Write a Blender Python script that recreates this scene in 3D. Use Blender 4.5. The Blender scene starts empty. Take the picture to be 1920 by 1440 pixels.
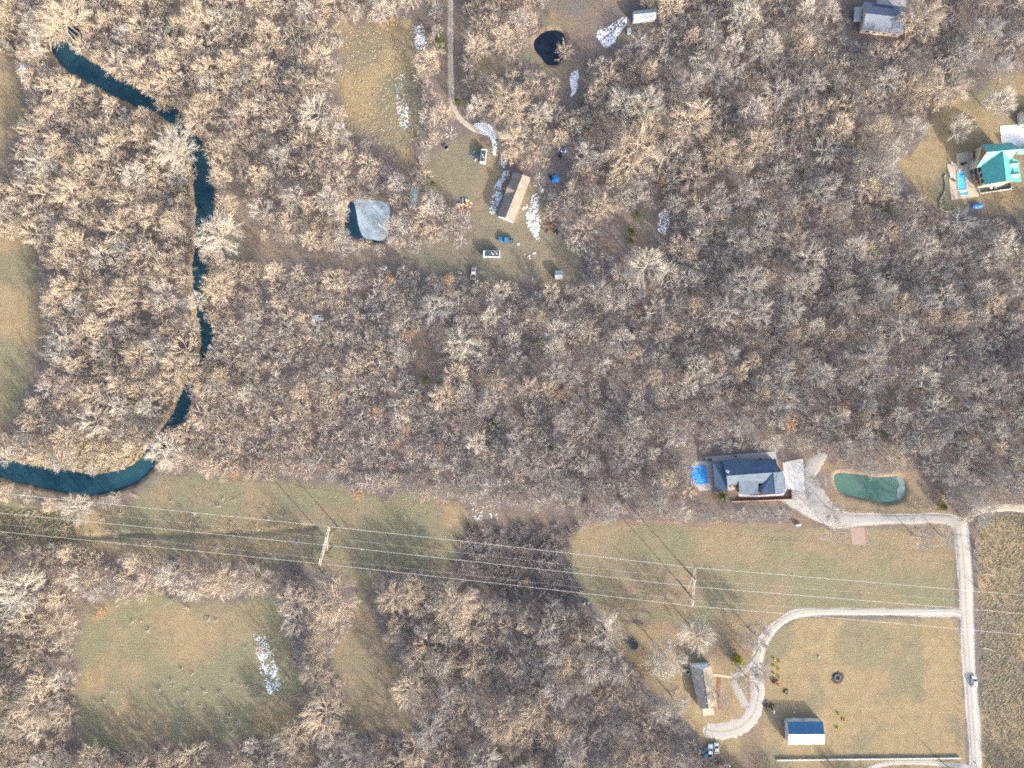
import bpy, bmesh, math, random
import numpy as np
from mathutils import Vector

random.seed(7)
rng = np.random.default_rng(7)
R = math.radians
scene = bpy.context.scene
col = scene.collection

# ------------------------------------------------------------------ camera, sky, sun, exposure
H = 256.0            # camera height above the ground, metres
S = 0.2              # metres of ground per photograph pixel
cam_data = bpy.data.cameras.new('camera')
cam_data.sensor_width = 36.0
cam_data.lens = 24.0
cam_data.clip_start = 1.0
cam_data.clip_end = 9000.0
cam = bpy.data.objects.new('camera', cam_data)
cam.location = (0, 0, H)
cam.rotation_euler = (0, 0, 0)
col.objects.link(cam)
scene.camera = cam

SUN_EL = R(20.5)
SUN_AZ = math.atan2(0.66, -0.75)          # clockwise from +Y: the sun stands low to the lower right
world = bpy.data.worlds.new('World')
scene.world = world
world.use_nodes = True
wn = world.node_tree.nodes
sky = wn.new('ShaderNodeTexSky')
sky.sky_type = 'NISHITA'
sky.sun_disc = False
sky.sun_elevation = SUN_EL
sky.sun_rotation = SUN_AZ
sky.air_density = 1.0
sky.dust_density = 4.0
sky.ozone_density = 1.0
wn['Background'].inputs['Strength'].default_value = 0.15
world.node_tree.links.new(sky.outputs[0], wn['Background'].inputs[0])

sun_data = bpy.data.lights.new('sun', 'SUN')
sun_data.energy = 2.6
sun_data.angle = R(0.7)
sun_data.color = (1.0, 0.905, 0.785)
sun = bpy.data.objects.new('sun', sun_data)
sd = Vector((math.sin(SUN_AZ) * math.cos(SUN_EL), math.cos(SUN_AZ) * math.cos(SUN_EL), math.sin(SUN_EL)))
sun.rotation_euler = sd.to_track_quat('Z', 'Y').to_euler()
sun.location = (60, -60, 120)
col.objects.link(sun)

vs = scene.view_settings
vs.view_transform = 'Standard'
vs.look = 'None'
vs.gamma = 1.0
vs.use_curve_mapping = False
vs.exposure = 1.55
cy = scene.cycles
cy.use_denoising = False
cy.filter_width = 1.85
cy.max_bounces = 4
cy.diffuse_bounces = 2
cy.glossy_bounces = 2
cy.transmission_bounces = 2
cy.use_adaptive_sampling = True
cy.adaptive_threshold = 0.02

# ------------------------------------------------------------------ helpers
def P(px, py, z=0.0):
    """place on the ground plan (metres) of a point at height z seen at this photograph pixel"""
    k = S * (1 - z / H)
    return ((px - 960) * k, (720 - py) * k)

def V3(p, z):
    x, y = P(p[0], p[1], z)
    return Vector((x, y, z))

def crop(ox, oy, s):
    return lambda x, y: (ox + x / s, oy + y / s)

def tag(o, label=None, cat=None, group=None, kind=None):
    if label: o['label'] = label
    if cat: o['category'] = cat
    if group: o['group'] = group
    if kind: o['kind'] = kind
    return o

def empty(name, loc, rz=0.0, label=None, cat=None, group=None):
    o = bpy.data.objects.new(name, None)
    o.empty_display_size = 0.3
    o.location = loc
    o.rotation_euler = (0, 0, rz)
    col.objects.link(o)
    return tag(o, label, cat, group)

class MB:
    """collects faces of one part"""
    def __init__(s, org=(0, 0, 0)):
        s.v = []; s.f = []; s.o = Vector(org)
    def add(s, vs_, fs):
        n = len(s.v)
        s.v += [tuple(Vector(q) - s.o) for q in vs_]
        s.f += [tuple(i + n for i in f) for f in fs]
        return s
    def box(s, c, d, rz=0.0, taper=1.0, tilt=0.0):
        cx, cy, cz = c; hx, hy, hz = d[0] / 2, d[1] / 2, d[2] / 2
        ca, sa = math.cos(rz), math.sin(rz)
        ct, st = math.cos(tilt), math.sin(tilt)
        vs_ = []
        for z in (-1, 1):
            t = taper if z > 0 else 1.0
            for x, y in ((-1, -1), (1, -1), (1, 1), (-1, 1)):
                X, Y, Z = x * hx * t, y * hy * t, z * hz
                X, Z = X * ct - Z * st, X * st + Z * ct
                vs_.append((cx + X * ca - Y * sa, cy + X * sa + Y * ca, cz + Z))
        return s.add(vs_, [(3, 2, 1, 0), (4, 5, 6, 7), (0, 1, 5, 4), (1, 2, 6, 5), (2, 3, 7, 6), (3, 0, 4, 7)])
    def prism(s, pts, z0, z1):
        n = len(pts)
        a = sum(pts[i][0] * pts[(i + 1) % n][1] - pts[(i + 1) % n][0] * pts[i][1] for i in range(n))
        if a < 0: pts = list(reversed(pts))
        vs_ = [(p[0], p[1], z0) for p in pts] + [(p[0], p[1], z1) for p in pts]
        return s.add(vs_, [tuple(range(n, 2 * n)), tuple(reversed(range(n)))] + [(i, (i + 1) % n, n + (i + 1) % n, n + i) for i in range(n)])
    def slab(s, pts, t):
        """thick sheet under the given 3-D corners"""
        pts = [Vector(p) for p in pts]
        n = len(pts)
        nz = sum(((pts[i].x * pts[(i + 1) % n].y - pts[(i + 1) % n].x * pts[i].y) for i in range(n)))
        if nz < 0: pts.reverse()
        vs_ = pts + [p - Vector((0, 0, t)) for p in pts]
        return s.add(vs_, [tuple(range(n)), tuple(reversed(range(n, 2 * n)))] + [(i, n + i, n + (i + 1) % n, (i + 1) % n) for i in range(n)])
    def tube(s, pts, r0, r1=None, n=6, caps=True):
        pts = [Vector(p) for p in pts]
        r1 = r0 if r1 is None else r1
        vs_, fs = [], []
        m = len(pts)
        for i, p in enumerate(pts):
            d = (pts[min(i + 1, m - 1)] - pts[max(i - 1, 0)]).normalized()
            u = d.orthogonal().normalized() if abs(d.z) > 0.9 else d.cross(Vector((0, 0, 1))).normalized()
            w = d.cross(u)
            r = r0 + (r1 - r0) * i / (m - 1)
            for k in range(n):
                a = 2 * math.pi * k / n
                vs_.append(p + u * (r * math.cos(a)) + w * (r * math.sin(a)))
        for i in range(m - 1):
            for k in range(n):
                a, b = i * n + k, i * n + (k + 1) % n
                fs.append((a, b, b + n, a + n))
        if caps:
            fs += [tuple(reversed(range(n))), tuple(range((m - 1) * n, m * n))]
        return s.add(vs_, fs)
    def ring(s, c, r0, r1, z0, z1, n=20):
        vs_, fs = [], []
        for k in range(n):
            a = 2 * math.pi * k / n
            ca, sa = math.cos(a), math.sin(a)
            for r, z in ((r0, z0), (r1, z0), (r1, z1), (r0, z1)):
                vs_.append((c[0] + r * ca, c[1] + r * sa, z))
        for k in range(n):
            a, b = k * 4, ((k + 1) % n) * 4
            for j in range(4):
                fs.append((a + j, b + j, b + (j + 1) % 4, a + (j + 1) % 4))
        return s.add(vs_, fs)
    def lathe(s, c, prof, n=14):
        vs_, fs = [], []
        for r, z in prof:
            for k in range(n):
                a = 2 * math.pi * k / n
                vs_.append((c[0] + r * math.cos(a), c[1] + r * math.sin(a), c[2] + z))
        m = len(prof)
        for i in range(m - 1):
            for k in range(n):
                a, b = i * n + k, i * n + (k + 1) % n
                fs.append((a, b, b + n, a + n))
        fs += [tuple(reversed(range(n))), tuple(range((m - 1) * n, m * n))]
        return s.add(vs_, fs)
    def blob(s, c, r, n=8, m=5, jit=0.25, flat=1.0, rnd=random):
        prof = []
        vs_, fs = [], []
        for i in range(m + 1):
            t = math.pi * i / m
            for k in range(n):
                a = 2 * math.pi * k / n
                q = 1 + rnd.uniform(-jit, jit)
                rr = max(0.03, math.sin(t)) * r * q
                vs_.append((c[0] + rr * math.cos(a), c[1] + rr * math.sin(a), c[2] + math.cos(t) * r * flat * q))
        for i in range(m):
            for k in range(n):
                a, b = i * n + k, i * n + (k + 1) % n
                fs.append((a, a + n, b + n, b))
        return s.add(vs_, fs)
    def build(s, name, mat, parent=None, smooth=False):
        me = bpy.data.meshes.new(name)
        me.from_pydata(s.v, [], s.f)
        me.materials.append(mat)
        if smooth:
            me.polygons.foreach_set('use_smooth', [True] * len(me.polygons))
        me.update()
        o = bpy.data.objects.new(name, me)
        col.objects.link(o)
        if parent is not None: o.parent = parent
        else: o.location = s.o
        return o

def copy_tree(o, parent=None):
    c = o.copy(); col.objects.link(c); c.parent = parent
    for ch in list(o.children): copy_tree(ch, c)
    return c

# ------------------------------------------------------------------ materials
def nt(m):
    m.use_nodes = True
    return m.node_tree.nodes, m.node_tree.links

def mixc(n, l, fac, a, b, mode='MIX'):
    x = n.new('ShaderNodeMix'); x.data_type = 'RGBA'; x.blend_type = mode
    for sock, v in ((x.inputs[0], fac), (x.inputs[6], a), (x.inputs[7], b)):
        if isinstance(v, (int, float)): sock.default_value = v
        elif isinstance(v, tuple): sock.default_value = (*v, 1) if len(v) == 3 else v
        else: l.new(v, sock)
    return x.outputs[2]

def noise(n, l, vec, scale, detail=4, rough=0.6, dist=0.0):
    x = n.new('ShaderNodeTexNoise')
    x.inputs['Scale'].default_value = scale; x.inputs['Detail'].default_value = detail
    x.inputs['Roughness'].default_value = rough; x.inputs['Distortion'].default_value = dist
    l.new(vec, x.inputs['Vector'])
    return x.outputs['Fac']

def ramp(n, l, fac, a, b):
    x = n.new('ShaderNodeMapRange'); x.clamp = True
    x.inputs[1].default_value = a; x.inputs[2].default_value = b
    l.new(fac, x.inputs[0])
    return x.outputs[0]

def geo_pos(n):
    return n.new('ShaderNodeNewGeometry').outputs['Position']

def obj_pos(n):
    return n.new('ShaderNodeTexCoord').outputs['Object']

_mats = {}
def mat(name, c, rough=0.7, var=0.25, scale=3.0, metal=0.0, bump=0.0, spec=0.4, c2=None, coat=0.0):
    """weathered surface: base colour broken up by two octaves of noise"""
    if name in _mats: return _mats[name]
    m = bpy.data.materials.new(name)
    n, l = nt(m)
    b = n['Principled BSDF']
    vec = obj_pos(n)
    f1 = noise(n, l, vec, scale); f2 = noise(n, l, vec, scale * 6, 3)
    c2 = c2 or tuple(x * (1 - var) for x in c)
    o = mixc(n, l, ramp(n, l, f1, 0.3, 0.7), c, c2)
    o = mixc(n, l, ramp(n, l, f2, 0.35, 0.75), o, tuple(x * (1 - var * 0.7) for x in c))
    l.new(o, b.inputs['Base Color'])
    b.inputs['Roughness'].default_value = rough
    b.inputs['Metallic'].default_value = metal
    b.inputs['Specular IOR Level'].default_value = spec
    b.inputs['Coat Weight'].default_value = coat
    if bump:
        bp = n.new('ShaderNodeBump'); bp.inputs['Strength'].default_value = bump; bp.inputs['Distance'].default_value = 0.05
        l.new(f2, bp.inputs['Height']); l.new(bp.outputs[0], b.inputs['Normal'])
    _mats[name] = m
    return m

def shingle_mat(name, c, var=0.3):
    if name in _mats: return _mats[name]
    m = bpy.data.materials.new(name)
    n, l = nt(m); b = n['Principled BSDF']
    vec = obj_pos(n)
    br = n.new('ShaderNodeTexBrick'); l.new(vec, br.inputs['Vector'])
    br.inputs['Scale'].default_value = 3.0
    br.inputs['Color1'].default_value = (*c, 1)
    br.inputs['Color2'].default_value = (*[x * (1 - var) for x in c], 1)
    br.inputs['Mortar'].default_value = (*[x * 0.6 for x in c], 1)
    br.inputs['Mortar Size'].default_value = 0.03
    f = noise(n, l, vec, 0.6, 5)
    o = mixc(n, l, ramp(n, l, f, 0.35, 0.7), br.outputs['Color'], tuple(min(1, x * 1.25) for x in c))
    f = noise(n, l, vec, 9.0, 3)
    o = mixc(n, l, ramp(n, l, f, 0.45, 0.75), o, tuple(x * 0.7 for x in c))
    l.new(o, b.inputs['Base Color'])
    b.inputs['Roughness'].default_value = 0.85
    _mats[name] = m
    return m

def metal_roof_mat(name, c, spacing=0.45, axis='X'):
    if name in _mats: return _mats[name]
    m = bpy.data.materials.new(name)
    n, l = nt(m); b = n['Principled BSDF']
    vec = obj_pos(n)
    w = n.new('ShaderNodeTexWave'); w.bands_direction = axis
    w.inputs['Scale'].default_value = 1 / spacing / 2; w.inputs['Distortion'].default_value = 0.05
    l.new(vec, w.inputs['Vector'])
    f = noise(n, l, vec, 0.5, 6)
    o = mixc(n, l, ramp(n, l, f, 0.3, 0.75), c, tuple(x * 0.82 for x in c))
    f2 = noise(n, l, vec, 7, 3)
    o = mixc(n, l, ramp(n, l, f2, 0.5, 0.8), o, tuple(x * 0.75 for x in c))
    l.new(o, b.inputs['Base Color'])
    b.inputs['Roughness'].default_value = 0.5; b.inputs['Specular IOR Level'].default_value = 0.4
    bp = n.new('ShaderNodeBump'); bp.inputs['Strength'].default_value = 0.4; bp.inputs['Distance'].default_value = 0.03
    l.new(w.outputs['Fac'], bp.inputs['Height']); l.new(bp.outputs[0], b.inputs['Normal'])
    _mats[name] = m
    return m

def bark_mat(name, c, c2):
    m = bpy.data.materials.new(name)
    n, l = nt(m); b = n['Principled BSDF']
    oi = n.new('ShaderNodeObjectInfo')
    f = noise(n, l, obj_pos(n), 0.8, 3)
    o = mixc(n, l, oi.outputs['Random'], c, c2)
    o = mixc(n, l, ramp(n, l, f, 0.3, 0.8), o, tuple(x * 0.75 for x in c))
    l.new(o, b.inputs['Base Color'])
    b.inputs['Roughness'].default_value = 0.9
    b.inputs['Specular IOR Level'].default_value = 0.15
    _mats[name] = m
    return m

TONES = {
    'tan':  bark_mat('bark_tan', (0.575, 0.49, 0.385), (0.52, 0.44, 0.345)),
    'grey': bark_mat('bark_grey', (0.475, 0.445, 0.41), (0.42, 0.392, 0.36)),
    'pale': bark_mat('bark_pale', (0.60, 0.555, 0.485), (0.55, 0.505, 0.44)),
    'brown': bark_mat('bark_brown', (0.46, 0.385, 0.33), (0.50, 0.415, 0.35)),
}
def leaf_mat(name, c, c2):
    m = bpy.data.materials.new(name)
    n, l = nt(m); b = n['Principled BSDF']
    oi = n.new('ShaderNodeObjectInfo')
    f = noise(n, l, obj_pos(n), 3.0, 3)
    o = mixc(n, l, ramp(n, l, f, 0.35, 0.65), c, c2)
    o = mixc(n, l, oi.outputs['Random'], o, c)
    l.new(o, b.inputs['Base Color'])
    b.inputs['Roughness'].default_value = 0.8; b.inputs['Specular IOR Level'].default_value = 0.2
    _mats[name] = m
    return m
LEAF_ORANGE = leaf_mat('leaf_russet', (0.38, 0.235, 0.14), (0.31, 0.19, 0.12))
LEAF_GREEN = leaf_mat('leaf_cedar', (0.075, 0.10, 0.03), (0.13, 0.14, 0.045))
LEAF_LIME = leaf_mat('leaf_lime', (0.20, 0.26, 0.04), (0.34, 0.33, 0.05))
LEAF_YELLOW = leaf_mat('leaf_yellow', (0.60, 0.46, 0.07), (0.48, 0.34, 0.06))

TRUNK = bark_mat('trunk_bark', (0.27, 0.23, 0.19), (0.22, 0.185, 0.155))
BRAMBLE = bark_mat('bramble_canes', (0.24, 0.21, 0.20), (0.31, 0.27, 0.245))
M_white = mat('white_paint', (0.74, 0.74, 0.72), 0.6, 0.1)
M_wallw = mat('white_siding', (0.70, 0.69, 0.66), 0.7, 0.12)
M_cream = mat('cream_siding', (0.62, 0.55, 0.42), 0.7, 0.15)
M_wood = mat('weathered_wood', (0.30, 0.20, 0.13), 0.8, 0.35, 2.0)
M_deck = mat('stained_deck', (0.16, 0.075, 0.055), 0.75, 0.35, 1.5)
M_cedar = mat('cedar_siding', (0.42, 0.20, 0.10), 0.7, 0.25, 1.5)
M_dark = mat('dark_plastic', (0.03, 0.03, 0.035), 0.5, 0.3)
M_rubber = mat('tyre_rubber', (0.025, 0.025, 0.025), 0.9, 0.3)
M_steel = mat('galvanised_steel', (0.5, 0.52, 0.55), 0.4, 0.2, metal=0.6)
M_glass = mat('window_glass', (0.02, 0.03, 0.05), 0.08, 0.1, spec=0.6)
M_conc = mat('concrete', (0.40, 0.39, 0.375), 0.85, 0.2, 0.5, c2=(0.34, 0.335, 0.33))
M_concw = mat('pale_concrete', (0.62, 0.605, 0.575), 0.85, 0.12, 0.4)
M_patio = mat('sand_patio', (0.52, 0.44, 0.33), 0.85, 0.18, 0.5)
M_clay = mat('clay_pad', (0.36, 0.26, 0.215), 0.9, 0.2, 0.5)
M_brick = mat('red_brick', (0.33, 0.17, 0.12), 0.85, 0.3, 2.0)
M_red = mat('red_paint', (0.50, 0.06, 0.05), 0.45, 0.25, coat=0.3)
M_orange = mat('orange_plastic', (0.75, 0.18, 0.04), 0.5, 0.2)
M_yellow = mat('yellow_plastic', (0.75, 0.52, 0.04), 0.5, 0.2)
M_bluetarp = mat('blue_tarp', (0.02, 0.22, 0.62), 0.45, 0.35, 1.2, c2=(0.03, 0.32, 0.75))
M_bluepaint = mat('blue_car_paint', (0.06, 0.22, 0.42), 0.35, 0.2, coat=0.5)
M_teal = mat('teal_car_paint', (0.04, 0.25, 0.30), 0.35, 0.2, coat=0.5)
M_carwhite = mat('white_car_paint', (0.80, 0.80, 0.80), 0.3, 0.05, coat=0.6)
M_trailer = mat('trailer_roof_membrane', (0.05, 0.07, 0.11), 0.6, 0.3)
M_rust = mat('rusty_iron', (0.30, 0.165, 0.10), 0.9, 0.4, 4.0, c2=(0.20, 0.11, 0.075))
M_shedroof = mat('pale_metal_sheet', (0.34, 0.375, 0.40), 0.55, 0.2, 1.0)
M_polewood = mat('utility_pole_wood', (0.13, 0.10, 0.075), 0.9, 0.3, 2.0)
M_armwood = mat('crossarm_timber', (0.56, 0.51, 0.44), 0.8, 0.2, 2.0)
M_wire = mat('aluminium_wire', (0.72, 0.72, 0.70), 0.5, 0.05)
M_snow = mat('old_snow', (0.76, 0.79, 0.84), 0.6, 0.08, 1.5)
M_stone = mat('pale_stone', (0.42, 0.38, 0.33), 0.9, 0.3, 3.0)
M_ash = mat('charred_ground', (0.07, 0.06, 0.06), 0.95, 0.3, 2.0)
M_lamp = mat('red_lamp_lens', (0.45, 0.02, 0.02), 0.3, 0.1)
M_head = mat('clear_lamp_lens', (0.75, 0.75, 0.72), 0.2, 0.1)

# ------------------------------------------------------------------ plan masks (numpy)
def vnoise(x, y, seed=0):
    g = np.random.default_rng(seed).random((256, 256))
    xi = np.floor(x).astype(int); yi = np.floor(y).astype(int)
    fx = x - xi; fy = y - yi
    fx = fx * fx * (3 - 2 * fx); fy = fy * fy * (3 - 2 * fy)
    a = g[xi & 255, yi & 255]; b = g[(xi + 1) & 255, yi & 255]
    c = g[xi & 255, (yi + 1) & 255]; d = g[(xi + 1) & 255, (yi + 1) & 255]
    return (a * (1 - fx) + b * fx) * (1 - fy) + (c * (1 - fx) + d * fx) * fy

def fbm(x, y, scale, seed=0, octv=4):
    o = np.zeros_like(np.asarray(x, float)); amp = 0.5; tot = 0
    for k in range(octv):
        o += amp * vnoise(x / scale + 17 * k, y / scale + 31 * k, seed + k); tot += amp
        amp *= 0.55; scale *= 0.5
    return o / tot

def sdist(x, y, poly):
    """signed distance (positive inside) in pixels to a closed polygon"""
    d = np.full(np.shape(x), 1e9); ins = np.zeros(np.shape(x), bool)
    n = len(poly)
    for i in range(n):
        ax, ay = poly[i]; bx, by = poly[(i + 1) % n]
        ex, ey = bx - ax, by - ay
        t = np.clip(((x - ax) * ex + (y - ay) * ey) / (ex * ex + ey * ey + 1e-9), 0, 1)
        d = np.minimum(d, np.hypot(x - ax - t * ex, y - ay - t * ey))
        c = ((ay > y) != (by > y)) & (x < (bx - ax) * (y - ay) / (by - ay + 1e-12) + ax)
        ins ^= c
    return np.where(ins, d, -d)

def ldist(x, y, line):
    """distance to a polyline in pixels, and the width interpolated along it"""
    d = np.full(np.shape(x), 1e9); w = np.zeros(np.shape(x))
    for i in range(len(line) - 1):
        ax, ay = line[i][:2]; bx, by = line[i + 1][:2]
        ex, ey = bx - ax, by - ay
        t = np.clip(((x - ax) * ex + (y - ay) * ey) / (ex * ex + ey * ey + 1e-9), 0, 1)
        q = np.hypot(x - ax - t * ex, y - ay - t * ey)
        m = q < d
        d = np.where(m, q, d)
        if len(line[i]) > 2: w = np.where(m, line[i][2] * (1 - t) + line[i + 1][2] * t, w)
    return d, w

CREEK = [(128, -60, 16), (134, 0, 12), (139, 26, 12), (128, 52, 26), (112, 78, 38), (122, 103, 36), (150, 124, 34), (185, 143, 33), (220, 163, 32),
         (252, 180, 28), (285, 195, 18), (318, 212, 20), (340, 238, 24), (360, 268, 26), (374, 305, 28), (380, 345, 31), (381, 390, 30), (377, 430, 20),
         (376, 480, 25), (370, 530, 15), (372, 570, 13), (382, 605, 16), (387, 640, 19), (377, 665, 13), (362, 690, 9), (352, 722, 11), (343, 755, 18),
         (330, 787, 24), (308, 815, 20), (287, 845, 22), (268, 873, 30), (240, 895, 32), (200, 907, 33), (160, 908, 38), (115, 903, 38), (70, 896, 36),
         (30, 886, 34), (-20, 874, 34), (-90, 858, 34)]
def smooth_line(pts, k=6):
    pts = np.array(pts, float); out = []
    for i in range(len(pts) - 1):
        p0 = pts[max(i - 1, 0)]; p1 = pts[i]; p2 = pts[i + 1]; p3 = pts[min(i + 2, len(pts) - 1)]
        for t in np.arange(k) / k:
            out.append(0.5 * (2 * p1 + (p2 - p0) * t + (2 * p0 - 5 * p1 + 4 * p2 - p3) * t * t + (3 * p1 - p0 - 3 * p2 + p3) * t ** 3))
    out.append(pts[-1])
    return [tuple(q) for q in out]
def smooth_poly(pts, k=5):
    n = len(pts); a = np.array(pts, float); out = []
    for i in range(n):
        p0, p1, p2, p3 = a[i - 1], a[i], a[(i + 1) % n], a[(i + 2) % n]
        for t in np.arange(k) / k:
            out.append(tuple(0.5 * (2 * p1 + (p2 - p0) * t + (2 * p0 - 5 * p1 + 4 * p2 - p3) * t * t + (3 * p1 - p0 - 3 * p2 + p3) * t ** 3)))
    return out

POND_ICE = smooth_poly([(655, 380), (664, 375), (690, 376), (722, 382), (728, 392), (728, 420), (725, 442), (714, 451), (690, 449), (662, 442), (649, 434), (647, 415), (650, 395)])
POND_TEAL = smooth_poly([(1567, 894), (1580, 889), (1615, 893), (1650, 897), (1680, 895), (1694, 902), (1697, 920), (1688, 936), (1662, 942), (1630, 935), (1590, 926), (1572, 914)])
POND_DARK = smooth_poly([(1004, 76), (1018, 62), (1036, 57), (1054, 62), (1058, 84), (1054, 104), (1044, 117), (1026, 116), (1016, 104), (1005, 90)])

# clearings: polygon, green, straw, soil, edge softness (px), tree-free
FIELDS = {
    'west_field':   ([(-90, 440), (50, 452), (66, 520), (72, 620), (60, 720), (22, 795), (-90, 830)], .65, .75, .05, 14, 1),
    'northwest':    ([(-90, 85), (15, 100), (32, 140), (42, 205), (12, 330), (-90, 350)], .35, .7, .1, 12, 1),
    'north_field':  ([(648, 48), (775, 36), (786, 120), (790, 230), (782, 305), (752, 322), (700, 262), (650, 250), (632, 170)], .45, .85, .0, 16, 1),
    'mid_strip':    ([(388, 440), (470, 446), (560, 462), (640, 474), (780, 474), (850, 442), (885, 500), (860, 522), (760, 497), (640, 498), (540, 494), (430, 486)], .45, .30, .10, 10, 1),
    'yard':         ([(868, 248), (900, 243), (938, 254), (943, 318), (985, 330), (1018, 360), (1018, 425), (1052, 448), (1094, 478), (1088, 522), (1000, 527), (862, 522), (872, 445), (884, 392), (852, 368), (800, 360), (798, 285), (838, 262)], .45, .50, .05, 9, 1),
    'pond_clearing': ([(1050, -30), (1178, -30), (1186, 66), (1140, 98), (1095, 118), (1090, 196), (1060, 200), (1040, 140), (985, 128), (965, 108), (1000, 60)], .45, .08, .25, 9, 1),
    'small_lawn':   ([(878, 82), (925, 92), (962, 118), (940, 142), (895, 140), (872, 110)], .35, .55, .2, 8, 1),
    'copse_gap':    ([(1125, 440), (1180, 385), (1240, 375), (1262, 415), (1255, 445), (1150, 478), (1110, 468)], .25, .05, .30, 9, 1),
    'east_yard':    ([(1745, 195), (1800, 178), (1870, 148), (2010, 110), (2010, 415), (1860, 405), (1785, 392), (1740, 372), (1705, 340), (1672, 300), (1738, 262)], .55, .75, .02, 8, 1),
    'corridor':     ([(-90, 935), (60, 945), (150, 962), (235, 948), (292, 884), (420, 893), (620, 908), (760, 928), (865, 938), (902, 985), (884, 1060), (866, 1092), (700, 1068), (560, 1066), (480, 1062), (300, 1042), (150, 1028), (60, 1020), (-90, 1000)], .62, .62, .22, 10, 1),
    'bramble':      ([(878, 984), (1078, 984), (1060, 1030), (1068, 1088), (1102, 1130), (1010, 1125), (856, 1092)], .10, .0, .0, 6, 1),
    'corridor_lane': ([(880, 940), (1000, 958), (1090, 970), (1078, 990), (880, 986)], .25, .25, .35, 7, 1),
    'big_lawn':     ([(1092, 986), (1130, 980), (1180, 980), (1790, 992), (1796, 1150), (1500, 1150), (1450, 1182), (1424, 1212), (1290, 1172), (1128, 1160), (1078, 1092), (1060, 1040), (1072, 1002)], .85, .50, .03, 4, 1),
    'house_yard':   ([(1128, 1160), (1290, 1172), (1424, 1212), (1452, 1330), (1440, 1470), (1330, 1425), (1290, 1350), (1232, 1300), (1176, 1242)], .10, .80, .45, 6, 1),
    'southeast_lawn': ([(1440, 1205), (1460, 1176), (1510, 1160), (1797, 1160), (1815, 1500), (1435, 1500), (1436, 1300)], .62, .95, .02, 5, 1),
    'southwest_field': ([(148, 1128), (250, 1118), (330, 1126), (440, 1126), (512, 1120), (548, 1200), (566, 1290), (545, 1376), (430, 1388), (250, 1400), (152, 1400), (136, 1300)], .85, .62, .05, 14, 1),
    'south_lane':   ([(606, 1058), (704, 1072), (690, 1110), (728, 1200), (758, 1300), (780, 1376), (662, 1380), (644, 1280), (614, 1244), (655, 1160), (664, 1100)], .60, .45, .15, 9, 1),
    'rough_field':  ([(1834, 990), (1860, 965), (2010, 960), (2010, 1500), (1842, 1500)], .25, .80, .08, 5, 1),
    'slate_surround': ([(1300, 872), (1330, 862), (1455, 856), (1540, 856), (1570, 872), (1640, 892), (1720, 884), (1790, 955), (1792, 988), (1490, 984), (1480, 948), (1310, 945)], .12, .45, .35, 6, 1),
    'north_lane':   ([(768, -40), (800, -40), (806, 60), (802, 140), (790, 150), (776, 60)], .20, .1, .3, 8, 1),
    'drive_verge':  ([(824, -40), (868, -40), (868, 190), (872, 222), (850, 226), (826, 196)], .20, .2, .35, 6, 1),
    'grey_surround': ([(1590, -40), (1725, -40), (1725, 62), (1700, 86), (1600, 64)], .1, .1, .3, 8, 1),
    'point_bar':    ([(50, 868), (120, 832), (225, 822), (285, 846), (258, 868), (205, 888), (130, 893)], .15, .95, .25, 10, 0),
    'creek_path':   ([(380, 210), (398, 222), (440, 300), (466, 390), (495, 458), (470, 466), (436, 400), (410, 310)], .45, .30, .08, 12, 1),
    'litter_gap':   ([(780, 620), (812, 615), (832, 660), (820, 720), (790, 730), (776, 690)], .0, .05, .35, 9, 1),
    'bare_patch':   ([(1530, 1316), (1546, 1310), (1562, 1320), (1566, 1334), (1548, 1334)], .0, .5, 1.0, 4, 1),
    'dirt_border':  ([(1120, 978), (1160, 974), (1480, 982), (1480, 992), (1180, 983), (1110, 990)], .0, .5, .8, 3, 1),
}
LANES = [  # worn gravel / bare earth softened into the ground around the drives: polyline with widths, gravel, soil
    ([(1802, 990, 26), (1808, 1060, 26), (1812, 1150, 24), (1816, 1250, 24), (1826, 1360, 22), (1832, 1470, 22)], .9, .2),
    ([(1480, 925, 40), (1530, 950, 46), (1570, 972, 34), (1640, 974, 20), (1770, 972, 18), (1800, 985, 26)], .9, .1),
    ([(1800, 985, 22), (1822, 966, 14), (1850, 954, 14), (1950, 952, 16)], .6, .6),
    ([(1806, 1150, 16), (1700, 1148, 13), (1520, 1148, 13), (1470, 1162, 14), (1432, 1200, 18), (1418, 1250, 22), (1420, 1310, 24), (1395, 1360, 26), (1330, 1372, 24)], .85, .1),
    ([(1430, 1210, 8), (1396, 1256, 12), (1374, 1270, 12), (1395, 1320, 14)], .6, .3),
    ([(845, -40, 14), (846, 190, 14), (862, 224, 12), (905, 248, 16), (945, 252, 18), (965, 254, 14)], .45, .5),
    ([(925, 256, 12), (932, 300, 10), (905, 380, 10), (880, 450, 9)], .10, .35),
    ([(1606, 1470, 10), (1640, 1438, 10), (1720, 1430, 10), (1812, 1440, 12)], .7, .1),
    ([(1795, 1005, 5), (1794, 1150, 5), (1800, 1440, 6)], .0, .35),
]

# ------------------------------------------------------------------ the ground
GX0, GX1, GY0, GY1, GS = -225.0, 225.0, -177.0, 177.0, 0.75
nx = int(round((GX1 - GX0) / GS)) + 1; ny = int(round((GY1 - GY0) / GS)) + 1
gx, gy = np.meshgrid(np.linspace(GX0, GX1, nx), np.linspace(GY0, GY1, ny))
gpx, gpy = gx / S + 960, 720 - gy / S

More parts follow.
